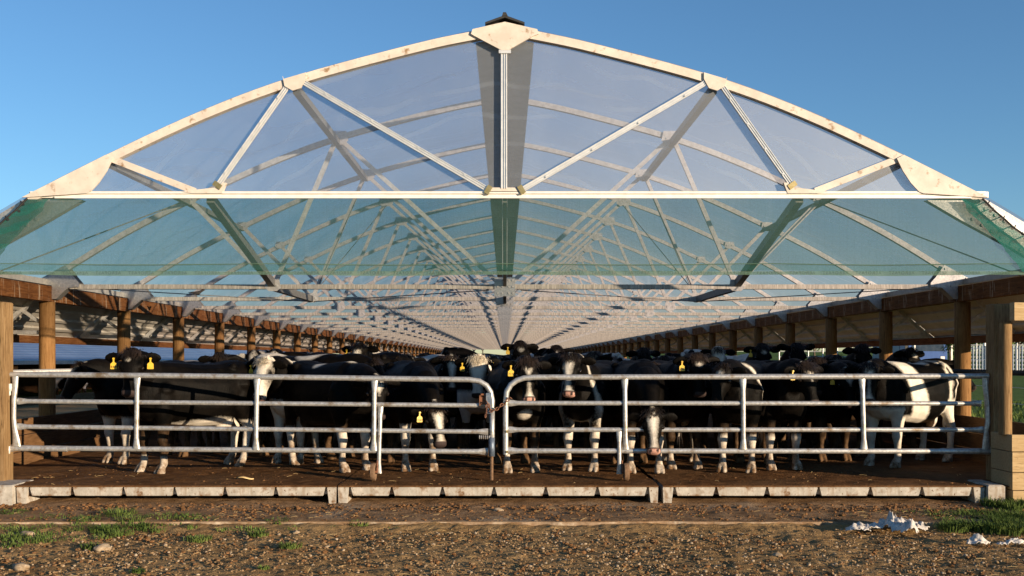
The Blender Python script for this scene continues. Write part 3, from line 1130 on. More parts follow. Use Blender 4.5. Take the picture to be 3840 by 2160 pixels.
for u, v in ((29, 977), (24, 1134)):
    mb = MB()
    p = G(u, v)
    mb.tube([p + Vector((0, -0.03, 0.055)), p + Vector((0, -0.03, -0.03))], 0.022, 8, up=(0, 1, 0))
    mb.tube([p + Vector((0, -0.03, -0.03)), p + Vector((-0.005, -0.03, -0.07)), p + Vector((-0.06, -0.03, -0.09))], 0.013, 6)
    mb.build('hinge', M['white_trim'], gl, smooth=True, origin=GO1)

gr, GO2 = make_gate(
    'galvanised pipe gate with rounded meeting corner, hung beside the timber plank wall',
    [((1272, 1010), (2488, 946)), ((1278, 1014), (2468, 1015)), ((1278, 1081), (2475, 1081)), ((1278, 1134), (2490, 1135))],
    [((1571, 953), (1573, 1130), 'upright'), ((1557, 1085), (1558, 1192), 'strut'), ((1868, 953), (1869, 1130), 'upright'), ((2167, 953), (2172, 1130), 'upright'), ((2476, 950), (2478, 1130), 'bent')],
    [(1272, 1143), (1272, 1010), (1275, 985), (1285, 968), (1300, 957), (1318, 951), (1345, 949), (1800, 948), (2200, 947), (2486, 946)], 1557, 1574, 2476, ((2366, 1135), (2488, 1135)))
mb = MB()
for v in (1085, 1136):
    p = G(1276, v, -0.03)
    mb.tube([p, p + Vector((0, -0.012, 0))], 0.016, 6)
mb.build('end_bolts', M['brass'], gr, origin=GO2)
mb = MB()
p = G(2494, 1132)
mb.box((p.x - 0.03, GY - 0.03, p.z - 0.03), (p.x + 0.03, GY + 0.02, p.z + 0.04), ch=0.006)
mb.build('hinge', M['white_trim'], gr, origin=GO2)

# chain between the gates
ch = empty('rusty_chain', G(1255, 1015, -0.05))
tag(ch, 'rusty chain looped across the gap holding the two pipe gates shut', 'chain')
CP = [G(1222, 1045, -0.09), G(1224, 1030, -0.1), G(1226, 1012, -0.1), G(1236, 1033, -0.09), G(1250, 1028, -0.08), G(1262, 1018, -0.07), G(1271, 1013, -0.06), G(1277, 1006, -0.06), G(1284, 1001, -0.05), G(1290, 1006, -0.02)]
seg = []
for a, b in zip(CP, CP[1:]):
    k = max(1, int((b - a).length / 0.032))
    for i in range(k):
        seg.append((a.lerp(b, i / k), (b - a).normalized()))
link = None
for i, (p, t) in enumerate(seg):
    if link is None:
        mb = MB()
        pts = [(0.022 * math.cos(q), 0.014 * math.sin(q), 0) for q in np.linspace(0, 2 * math.pi, 11)]
        mb.tube(pts, 0.0065, 6, up=(0, 0, 1))
        link = mb.build('link', M['chain_rust'], ch, smooth=True)
        o = link
    else:
        o = link.copy()
        COL.objects.link(o)
    o.location = p - ch.location
    o.rotation_mode = 'QUATERNION'
    o.rotation_quaternion = t.to_track_quat('X', 'Z') @ Vector((1, 0, 0)).rotation_difference(Vector((1, 0, 0)))
    o.rotation_mode = 'XYZ'
    e = t.to_track_quat('X', 'Z').to_euler()
    o.rotation_euler = (e.x + (1.4 if i % 2 else 0.2), e.y, e.z)

# =================================================================== GATE POSTS, BLOCKS, PLANK WALL
mb = MB()
mb.box((UX(-5.46), GY - 0.17, -0.3), (at(27, 900, GD).x, GY + 0.06, at(0, 761, GD).z), ch=0.012)
tag(mb.build('gate_post', M['gate_post_wood'], None, origin=(UX(-5.3), GY, 0)), 'square sawn pale timber gate post cut off in the frame edge, hinges bolted on', 'post')
xr = at(2490, 900, GD).x
mb = MB()
mb.box((xr, GY - 0.10, -0.3), (xr + 0.20, GY + 0.10, at(0, 766, GD).z), ch=0.010)
tag(mb.build('gate_post', M['gate_post_wood'], None, origin=(xr + 0.1, GY, 0)), 'square dark shaded timber gate post behind the pale round pole', 'post')
mb = MB()
c = at(2529, 900, 3.86)
n = 18
mb.rings([[(c.x + 0.069 * math.cos(2 * math.pi * i / n), c.y + 0.069 * math.sin(2 * math.pi * i / n), z) for i in range(n)] for z in (at(0, 1094, 3.86).z, 1.2, 1.7, at(0, 812, 3.86).z)])
tag(mb.build('round_pole', M['gate_post_wood'], None, smooth='edge', origin=(c.x, c.y, 0)), 'pale sunlit round timber pole standing on the plank wall', 'pole')
pw = empty('plank_wall', (UX(5.6), 11.3, -0.25))
tag(pw, 'new pale timber plank retaining wall with nail holes at the shelter corner', 'plank wall')
xw = at(2546, 1100, 3.80).x
for i, (va, vb) in enumerate(((1094, 1137), (1138, 1189), (1190, 1234), (1235, 1300))):
    za, zb = at(0, va, 3.80).z, at(0, vb, 3.80).z
    mb = MB()
    off = 0.004 * (i % 2)
    mb.box((xw + 0.003 * i, 11.40 - off, zb + 0.004), (xw + 2.6, 11.46 - off, za), ch=0.004)
    mb.box((xw + 0.003 * i, 11.461, zb + 0.004), (xw + 0.05, 11.9, za), ch=0.004)
    for k in range(2):
        mb.bolt((xw + 0.05 + k * 0.012, 11.401 - off, zb + (za - zb) * (0.3 + 0.4 * k)), 0.006, l=0.003)
    mb.build('plank', M['new_timber'], pw, origin=(UX(5.6), 11.3, -0.25))
mb = MB()
xc = at(2531, 800, 3.85).x
mb.box((xc, 11.36, at(0, 808, 3.85).z), (xc + 1.8, 11.47, at(0, 763, 3.85).z), ch=0.006)
mb.build('top_beam', M['new_timber'], pw, origin=(UX(5.6), 11.3, -0.25))
# unseen stub of wall added outside the frame to cast the corner shade
mb = MB()
for i in range(4):
    mb.box((xw + 2.604, 9.3, -0.25 + i * 0.22), (xw + 2.66, 11.46, -0.03 + i * 0.22), ch=0.004)
mb.build('unseen_return_planks', M['new_timber'], pw, origin=(UX(5.6), 11.3, -0.25))

# unseen pole added outside the right frame edge to shade the gate post
mb = MB()
n = 18
mb.rings([[(6.50 + 0.19 * math.cos(2 * math.pi * i / n), 11.22 + 0.19 * math.sin(2 * math.pi * i / n), z) for i in range(n)] for z in (-0.4, 1.2, 2.3)])
tag(mb.build('round_pole', M['gate_post_wood'], None, smooth='edge', origin=(6.50, 11.22, -0.3)), 'thick round timber corner pole behind the plank wall, outside the right frame edge', 'pole')

DF = 3.824
YF = DF * BAY
mb = MB()
p0, p1 = at(2481, 1222, DF), at(2531, 1276, 3.80)
mb.box((p0.x, YF - 0.05, -0.26), (p1.x, YF + 0.5, 0.012), ch=0.015)
tag(mb.build('kerb_block', M['concrete'], None, origin=(p0.x, YF, -0.26)), 'pale concrete kerb block beside the plank wall and grass', 'kerb block')
mb = MB()
p1 = at(37, 1218, DF)
mb.box((p1.x - 0.6, YF - 0.06, -0.26), (p1.x, YF + 0.5, 0.012), ch=0.015)
tag(mb.build('kerb_block', M['concrete'], None, origin=(p1.x, YF, -0.26)), 'pale concrete kerb block under the square sawn gate post', 'kerb block')


# ---- slatted concrete slabs along the threshold
def slab(label, ua, ub, joints, legl, legr):
    xa, xb = at(ua, 1220, DF).x, at(ub, 1220, DF).x
    root = empty('concrete_slab', ((xa + xb) / 2, YF, -0.20))
    tag(root, label, 'concrete slab', 'slatted concrete slabs at the threshold')
    O = root.location.copy()
    js = [xa] + [at(j, 1220, DF).x for j in joints] + [xb]
    for i in range(len(js) - 1):
        a, b = js[i] + (0.012 if i else 0), js[i + 1] - (0.012 if i < len(js) - 2 else 0)
        z0, z1 = -0.112, -0.014
        if (i == 0 and legl) or (i == len(js) - 2 and legr):
            z0 = -0.215
        mb = MB()
        c = 0.022
        a2, b2 = a + c * (0.3 if i == 0 else 1), b - c * (0.3 if i == len(js) - 2 else 1)
        yb = YF + (1.1 if z0 > -0.2 else 0.35)
        rs = [[(a2 + .004, YF + 0.012, z0), (b2 - .004, YF + 0.012, z0), (b2 - .004, yb, z0), (a2 + .004, yb, z0)],
              [(a2, YF + 0.008, z0 + .008), (b2, YF + 0.008, z0 + .008), (b2, yb, z0 + .008), (a2, yb, z0 + .008)],
              [(a, YF + 0.003, z1 - 0.01), (b, YF + 0.003, z1 - .01), (b, yb, z1 - .01), (a, yb, z1 - .01)],
              [(a + .004, YF + .012, z1), (b - .004, YF + .012, z1), (b - .004, yb, z1), (a + .004, yb, z1)]]
        mb.rings(rs)
        mb.build('slab_leg' if z0 < -0.2 else 'slat', M['concrete'], root, origin=O)
    # the back of the notch, dark rubbery seal under the floor sheet
    mb = MB()
    mb.box((xa + 0.03, YF + 0.06, -0.10), (xb - 0.03, YF + 1.0, -0.02))
    mb.build('slab_core', M['concrete'], root, origin=O)
    return root


slab('muddy slatted concrete slab reaching from the left kerb block', 41, 846, (72, 180, 309, 438, 565, 693, 820), True, True)
slab('muddy slatted concrete slab in the middle, under the meeting gates', 850, 1656, (880, 985, 1113, 1243, 1373, 1503, 1630), True, True)
slab('muddy slatted concrete slab with the wide dark joint, reaching the right kerb block', 1668, 2478, (1697, 1802, 1930, 2060, 2190, 2320, 2447), True, True)

# floor sheets (three strips with the slab joints between)
mb = MB()
xs_all = [(UX(-5.58), at(847, 1220, DF).x), (at(850, 1220, DF).x, at(1657, 1220, DF).x), (at(1668, 1220, DF).x, UX(5.58))]
for xa, xb in xs_all:
    nx = int((xb - xa) / 0.06)
    ys = [YF - 0.004 + 0.05 * i for i in range(60)]
    while ys[-1] < YE:
        ys.append(ys[-1] * 1.06)
    vs = []
    for y in ys:
        for i in range(nx + 1):
            x = xa + (xb - xa) * i / nx
            h = 0.016 * mnoise.noise((x * 2.1, y * 2.1, 0)) + 0.010 * mnoise.noise((x * 7, y * 7, 3)) + 0.008 * max(0, mnoise.noise((x * 15, y * 15, 7))) if YF + 0.05 < y < 16 else 0
            edge = min(1, (y - YF) / 0.25) if y > YF else 0
            vs.append((x, y, h * edge - 0.0))
    fs = []
    n = nx + 1
    for j in range(len(ys) - 1):
        for i in range(nx):
            a = j * n + i
            fs.append((a, a + 1, a + n + 1, a + n))
    b = len(vs)
    for i in range(nx + 1):
        vs.append((xa + (xb - xa) * i / nx, YF - 0.004, -0.013))
    for i in range(nx):
        fs.append((i + 1, i, b + i, b + i + 1))
    # sides of the strip at the joint
    c = len(vs)
    vs += [(xa, ys[0], -0.013), (xa, 30, -0.3), (xa, 30, 0), (xb, ys[0], -0.013), (xb, 30, -0.3), (xb, 30, 0)]
    mb.add(vs, fs)
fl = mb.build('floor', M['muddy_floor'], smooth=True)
tag(fl, kind='structure')

# apron in front
mb = MB()
ys = np.linspace(10.29, YF + 0.5, 40)
xs = np.linspace(-8.5, 8.0, 260)
vs = []
for j, y in enumerate(ys):
    for x in xs:
        e = min(1, j / 3)
        h = 0.014 * mnoise.noise((x * 1.7, y * 1.7, 9)) + 0.012 * mnoise.noise((x * 6, y * 6, 1)) + 0.012 * max(0, mnoise.noise((x * 14, y * 14, 2)))
        back = max(0, (y - 11.1) / 0.5)
        vs.append((x, y + (0.05 * mnoise.noise((x * 0.9, 0, 4)) + 0.025 * mnoise.noise((x * 4, 0, 4)) if j == 0 else 0), -0.215 + h * e + 0.025 * min(1, back)))
fs = []
n = len(xs)
for j in range(len(ys) - 1):
    for i in range(n - 1):
        a = j * n + i
        fs.append((a, a + 1, a + n + 1, a + n))
mb.add(vs, fs)
b = len(mb.v)
for i in range(n):
    x, y, z = mb.v[i]
    mb.v.append((x, y + 0.004, z - 0.06 + 0.0))
mb.f += [(i + 1, i, b + i, b + i + 1) for i in range(n - 1)]
mb.m += [1] * (n - 1)
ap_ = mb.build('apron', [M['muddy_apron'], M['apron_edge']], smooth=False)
for p in ap_.data.polygons:
    p.use_smooth = p.material_index == 0
tag(ap_, kind='structure')

# =================================================================== GROUND
def sm(a, b, x):
    q = min(1, max(0, (x - a) / (b - a)))
    return q * q * (3 - 2 * q)


def ground_z(x, y):
    z = -0.27
    if x < -6.8:
        z = -0.27 - 0.38 * sm(7, 20, -x)
    if x > 6.8:
        z = -0.27 + 0.22 * sm(7, 12, x) + 0.5 * sm(12, 38, x)
    if y > 112:
        z += 2.3 * sm(112, 185, y)
    return z


def green_amt(x, y):
    g = 0.0
    if y > 111:
        g = 1
    if x > 7.0 and y > 13:
        g = max(g, 0.75 * sm(13, 16, y))
    if x < -7:
        g = max(g, 0.18)
    if x < -24 or x > 60 or y < 2:
        g = max(g, 0.9)
    return g


def axis(lo, hi, a, b, fine, grow):
    out = [a + fine * i for i in range(int((b - a) / fine) + 1)]
    st = fine
    while out[-1] < hi:
        st *= grow
        out.append(out[-1] + st)
    pre = []
    st = fine
    x = a
    while x > lo:
        st *= grow
        x -= st
        pre.append(x)
    return pre[::-1] + out


xs = axis(-900, 900, -7.6, 7.6, 0.032, 1.12)
ys = axis(-300, 1500, 7.4, 10.45, 0.030, 1.10)
mb = MB()
vs = []
grn = []
for y in ys:
    for x in xs:
        z = ground_z(x, y)
        if 6 < y < 10.6 and abs(x) < 9:
            z += 0.032 * sm(9.8, 10.3, y) + 0.018 * mnoise.noise((x * 1.3, y * 1.3, 2)) + 0.014 * mnoise.noise((x * 5, y * 5, 5)) + 0.012 * mnoise.noise((x * 12, y * 12, 6)) + 0.010 * mnoise.noise((x * 27, y * 27, 8))
        elif y > 10.6 and abs(x) > 6.8:
            z += 0.10 * mnoise.noise((x * 0.35, y * 0.35, 2))
        vs.append((x, y, z))
        grn.append(green_amt(x, y))
n = len(xs)
fs = []
for j in range(len(ys) - 1):
    for i in range(n - 1):
        a = j * n + i
        fs.append((a, a + 1, a + n + 1, a + n))
mb.add(vs, fs)
gd = mb.build('ground', M['soil_and_pasture'], smooth=True)
at_ = gd.data.attributes.new('green', 'FLOAT', 'POINT')
at_.data.foreach_set('value', grn)
tag(gd, kind='structure')


# ---- stones and clods
def lump(mb, p, r, sq=(1, 1, 0.6), seed=0, sub=1, mi=0):
    rn = random.Random(seed)
    base = LUMPS[sub]
    rot = Matrix.Rotation(rn.uniform(0, 6.28), 3, 'Z') @ Matrix.Rotation(rn.uniform(-.4, .4), 3, 'X')
    off = Vector((rn.uniform(0, 50), rn.uniform(0, 50), rn.uniform(0, 50)))
    vs = []
    for c in base[0]:
        k = 1 + 0.38 * mnoise.noise(c * 1.3 + off)
        q = rot @ Vector((c.x * sq[0] * k * r, c.y * sq[1] * k * r, c.z * sq[2] * k * r))
        vs.append(tuple(Vector(p) + q))
    mb.add(vs, base[1], mi)


import bmesh
LUMPS = {}
for sub in (1, 2, 3):
    bm = bmesh.new()
    bmesh.ops.create_icosphere(bm, subdivisions=sub, radius=1)
    LUMPS[sub] = ([v.co.copy() for v in bm.verts], [tuple(v.index for v in f.verts) for f in bm.faces])
    bm.free()


def gpos(u, v, z=-0.265):
    d = (H - z) / S * 1000 / (v - 903)
    return Vector(((u - 1270) * d * S / 1000, d * BAY, z))


mb = MB()
for i in range(4200):
    y = 7.5 + (10.28 - 7.5) * random.random() ** 1.15
    x = random.uniform(-6.6, 6.4)
    dens = mnoise.noise((x * 0.5, y * 0.8, 3)) + 0.35 + 0.1 * x
    if dens < random.uniform(-0.6, 0.7):
        continue
    r = 0.005 + 0.014 * random.random() ** 3
    lump(mb, (x, y, ground_z(x, y) + r * 0.25), r, (1.2, 1, 0.7), i, 1)
tag(mb.build('gravel', M['stone'], smooth=True), kind='stuff')
mb = MB()
for i in range(7600):
    x = random.uniform(-6.5, 6.4)
    k = random.random()
    if k < 0.34:
        y, z = 10.95 + 0.55 * random.random() ** 0.7, -0.205
        r = 0.005 + 0.019 * random.random() ** 3
    elif k < 0.6:
        y, z = random.uniform(10.35, 11.3), -0.215
        r = 0.005 + 0.013 * random.random() ** 2
    else:
        y = random.uniform(7.5, 10.25)
        z = ground_z(x, y)
        r = 0.006 + 0.017 * random.random() ** 2
    lump(mb, (x, y, z + r * 0.2), r, (1.2, 1, 0.75), i + 9000, 1)
for i in range(700):
    x, y = random.uniform(-5.6, 5.4), 11.6 + 2.4 * random.random()
    r = 0.004 + 0.013 * random.random() ** 2.5
    lump(mb, (x, y, r * 0.1), r, (1.4, 1, 0.5), i + 19000, 1)
tag(mb.build('mud_clods', M['clod'], smooth=False), kind='stuff')

mb = MB()
for i in range(9000):
    y = 7.5 + (10.28 - 7.5) * random.random() ** 1.1
    x = random.uniform(-6.6, 6.4)
    r = 0.0035 + 0.010 * random.random() ** 3
    lump(mb, (x, y, ground_z(x, y) + 0.012 + r * 0.2), r, (1.2, 1, 0.8), i + 30000, 1)
tag(mb.build('soil_crumbs', M['crumb'], smooth=False), kind='stuff')

big = [(258, 1385, 0.054, 'largest pale stone, half buried beside a grass tuft'), (52, 1433, 0.056, 'pale rounded stone at the bottom corner of the soil, near the frame edge'),
       (70, 1349, 0.05, 'flat pale stone among the grass at the frame edge'), (1254, 1287, 0.036, 'single pale stone lying on the muddy apron before the gates'),
       (1345, 1322, 0.048, 'oblong pale stone against the apron edge, right of centre'), (745, 1342, 0.03, 'grey cobble embedded at the apron edge, below the slab joint'),
       (1955, 1400, 0.03, 'lone light stone in bare gravel left of the white wrap')]
for i, (u, v, r, lab) in enumerate(big):
    p = gpos(u, v, -0.215 if v < 1305 else -0.265)
    mb = MB()
    lump(mb, (0, 0, r * 0.3), r, (1.45, 1, 0.72), 300 + i, 3)
    o = mb.build('stone', M['stone'], smooth=True)
    o.location = p
    tag(o, lab, 'stone', 'larger stones lying on the ground')
for i in range(60):
    u, v = random.uniform(20, 2560), random.uniform(1318, 1445)
    if u < 700 and random.random() < 0.5:
        continue
    if 2120 < u and v < 1400:
        continue
    p = gpos(u, v)
    mb = MB()
    r = 0.010 + 0.015 * random.random() ** 2.5
    lump(mb, (0, 0, r * 0.3), r, (1.3, 1, 0.75), 500 + i, 2)
    o = mb.build('pebble', M['stone'], smooth=True)
    o.location = p
    tag(o, 'small rounded river pebble lying loose in the brown gravel', 'pebble', 'loose pebbles in the gravel')


mb = MB()
for i in range(620):
    k = random.random() * 0.86
    x = random.uniform(-6.4, 6.2)
    if k < 0.45:
        y, z = random.uniform(7.6, 10.2), None
    elif k < 0.75:
        y, z = random.uniform(10.35, 11.4), -0.205
    else:
        y, z = random.uniform(11.5, 13.5), 0.012
    if z is None:
        z = ground_z(x, y) + 0.022
    a, Ls = random.uniform(0, 3.14), random.uniform(0.010, 0.045)
    d = Vector((math.cos(a) * Ls, math.sin(a) * Ls, random.uniform(-.004, .006)))
    mb.tube([Vector((x, y, z)) - d, Vector((x, y, z + 0.004)), Vector((x, y, z)) + d], 0.0016, 3)
tag(mb.build('straw_bits', M['dry_leaf']), kind='stuff')


# ---- grass
def blade(mb, p, h, lean, ang, w=0.0045):
    p = Vector(p)
    d = Vector((math.cos(ang), math.sin(ang), 0))
    s = Vector((-d.y, d.x, 0)) * w
    m = p + d * lean * 0.35 * h + Vector((0, 0, h * 0.6))
    t = p + d * lean * h + Vector((0, 0, h * (1 - 0.3 * abs(lean))))
    mb.add([p - s, p + s, m + s * 0.8, m - s * 0.8, t], [(0, 1, 2, 3), (3, 2, 4)])


def tuft(mb, p, n, rad, hmax):
    for i in range(n):
        a = random.uniform(0, 6.283)
        r = rad * math.sqrt(random.random())
        q = p + Vector((math.cos(a) * r, math.sin(a) * r, 0))
        blade(mb, q, hmax * random.uniform(0.45, 1), random.uniform(0.2, 1.0), a + random.uniform(-.7, .7), random.uniform(0.003, 0.0055))


mb = MB()
for u, v, n, rad, h in ((30, 1300, 260, .16, .10), (90, 1310, 220, .16, .08), (150, 1308, 160, .14, .07), (215, 1318, 260, .16, .10), (300, 1305, 340, .17, .14), (330, 1318, 240, .16, .12), (415, 1310, 260, .17, .10),
                        (470, 1312, 240, .16, .10), (520, 1316, 160, .14, .08), (270, 1335, 240, .18, .08), (300, 1345, 160, .14, .06), (200, 1330, 130, .15, .06), (60, 1335, 160, .2, .05), (20, 1355, 160, .18, .05), (110, 1360, 110, .16, .05), (20, 1375, 80, .12, .04), (350, 1330, 140, .14, .07), (380, 1325, 120, .14, .06)):
    tuft(mb, gpos(u, v, -0.255), n, rad, h)
for i in range(48):
    u = 470 * random.random() ** 1.3
    v = random.uniform(1300, 1372 - u * 0.07)
    tuft(mb, gpos(u, v, -0.255), random.randint(20, 70), random.uniform(.06, .16), random.uniform(.025, .06))
for i in range(26):
    tuft(mb, gpos(random.uniform(450, 1000), random.uniform(1312, 1335), -0.255), random.randint(15, 50), random.uniform(.05, .12), random.uniform(.025, .06))
tag(mb.build('grass', M['blade']), kind='stuff')
mb = MB()
for i in range(60):
    u, v = random.uniform(2130, 2600), random.uniform(1298, 1345)
    if v > 1318 and u < 2330:
        continue
    k = (u - 2080) / 500
    tuft(mb, gpos(u, v, -0.255), int(40 + 130 * k), 0.15, 0.05 + 0.07 * k)
for i in range(8):
    tuft(mb, gpos(random.uniform(2480, 2576), random.uniform(1268, 1290), -0.24), 160, 0.10, 0.17)
tag(mb.build('grass', M['blade']), kind='stuff')
for u, v, n, rad, h, lab in ((700, 1322, 200, .11, .10, 'grass tuft with blue-green leaves on the apron edge'), (905, 1325, 130, .10, .08, 'sparse grass tuft beside the apron edge, right of the first slab'),
                             (500, 1360, 170, .13, .06, 'low spreading grass tuft in soil, below the longest grass patch'), (650, 1348, 150, .10, .06, 'rounded clover-like tuft near the apron edge'),
                             (730, 1378, 130, .10, .07, 'leafy green tuft alone in the gravel'), (665, 1432, 70, .05, .04, 'thin weed tuft near the bottom of the soil'),
                             (1140, 1318, 60, .06, .06, 'tiny green tuft by the apron edge, below the chain'), (345, 1440, 90, .06, .04, 'flat weed at the very bottom of the soil'), (235, 1380, 110, .1, .07, 'grass tuft behind the largest pale stone'),
                             (1770, 1310, 60, .035, .08, 'spindly upright weed on the apron edge')):
    mb = MB()
    tuft(mb, Vector((0, 0, 0)), n, rad, h)
    o = mb.build('grass_tuft', M['blade'])
    o.location = gpos(u, v, -0.262)
    tag(o, lab, 'grass tuft', 'separate tufts in the gravel')

# ---- crumpled wrap
def wrap(label, u, v, w, dpt, h, seed, lobes):
    p = gpos(u, v)
    mb = MB()
    nx, ny = 70, 46
    vs = []
    for j in range(ny + 1):
        for i in range(nx + 1):
            a, b = i / nx * 2 - 1, j / ny * 2 - 1
            x, y = a * w / 2, b * dpt / 2
            q = Vector((x * 9, y * 9, seed))
            hgt = 0
            for lx, ly, lr, lh in lobes:
                hgt += lh * math.exp(-(((a - lx) / lr) ** 2 + ((b - ly) / (lr * 1.4)) ** 2))
            fold = abs(mnoise.noise(q)) * 0.5 + abs(mnoise.noise(q * 2.3)) * 0.4 + 0.2 * mnoise.noise(q * 5)
            x += 0.05 * mnoise.noise(q * 0.7 + Vector((9, 0, 0)))
            y += 0.05 * mnoise.noise(q * 0.7 + Vector((0, 9, 0)))
            vs.append((x, y, 0.006 + h * hgt * (0.45 + 1.1 * fold) + 0.012 * fold))
    fs = []
    for j in range(ny):
        for i in range(nx):
            a, b = (i + .5) / nx * 2 - 1, (j + .5) / ny * 2 - 1
            m = sum(lh * math.exp(-(((a - lx) / lr) ** 2 + ((b - ly) / (lr * 1.4)) ** 2)) for lx, ly, lr, lh in lobes)
            if m + 0.28 * mnoise.noise((a * 3.5, b * 3.5, seed)) < 0.36:
                continue
            k = j * (nx + 1) + i
            fs.append((k, k + 1, k + nx + 2, k + nx + 1))
    mb.add(vs, fs)
    o = mb.build('plastic_wrap', M['white_wrap'], smooth=True)
    o.location = p
    sol = o.modifiers.new('thickness', 'SOLIDIFY')
    sol.thickness = 0.004
    tag(o, label, 'plastic wrap', 'crumpled white wrap on the ground')


wrap('large crumpled heap of white plastic wrap on the gravel', 2238, 1340, 0.98, 0.72, 0.21, 3.0, [(0.15, 0.1, 0.34, 1.0), (-0.45, -0.05, 0.3, 0.45), (-0.75, -0.1, 0.18, 0.4), (0.6, 0.0, 0.22, 0.45), (0.25, -0.62, 0.18, 0.85), (0.75, 0.5, 0.1, 0.5)])
wrap('smaller flat scrap of white plastic wrap at the frame edge', 2510, 1374, 0.62, 0.4, 0.12, 8.0, [(-0.6, 0, 0.3, 1.0), (0.1, 0.0, 0.25, 0.4), (0.6, 0.1, 0.3, 0.7)])
mb = MB()
lp = []
for i in range(9):
    q = i / 8
    wdt = 0.035 * math.sin(math.pi * q) ** 0.7
    lp.append((q * 0.2 - 0.1, wdt, 0.012 * math.sin(q * 5)))
vs = [(x, -w, z) for x, w, z in lp] + [(x, 0, z + 0.012) for x, w, z in lp] + [(x, w, z + 0.002) for x, w, z in lp]
mb.add(vs, [(i, i + 1, 9 + i + 1, 9 + i) for i in range(8)] + [(9 + i, 10 + i, 19 + i, 18 + i) for i in range(8)])
o = mb.build('dry_leaf', M['dry_leaf'], smooth=True)
o.location = Vector((at(617, 1207, 4.01).x, 4.01 * BAY, 0.02))
so = o.modifiers.new('thickness', 'SOLIDIFY')
so.thickness = 0.003
tag(o, 'dry yellow leaf lying on the muddy floor before the gates', 'leaf')
# =================================================================== CATTLE
def se_ring(c, a, b, ra, rb, n=16, p=2.4, rb2=None):
    """superellipse ring around c, axes a (half width ra) and b (half height rb up, rb2 down)"""
    out = []
    rb2 = rb if rb2 is None else rb2
    for i in range(n):
        t = 2 * math.pi * i / n
        ct, st = math.cos(t), math.sin(t)
        x = math.copysign(abs(ct) ** (2 / p), ct) * ra
        y = math.copysign(abs(st) ** (2 / p), st) * (rb if st > 0 else rb2)
        out.append(c + a * x + b * y)
    return out


VX, VY, VZ = Vector((1, 0, 0)), Vector((0, 1, 0)), Vector((0, 0, 1))
BODY = [(-.82, .09, 1.10, .86), (-.75, .17, 1.20, .74), (-.62, .235, 1.32, .64), (-.45, .275, 1.385, .60), (-.2, .30, 1.375, .57), (.08, .345, 1.35, .54), (.34, .36, 1.355, .54), (.56, .33, 1.395, .62), (.72, .29, 1.395, .76), (.86, .22, 1.36, .86), (.95, .11, 1.28, .98)]


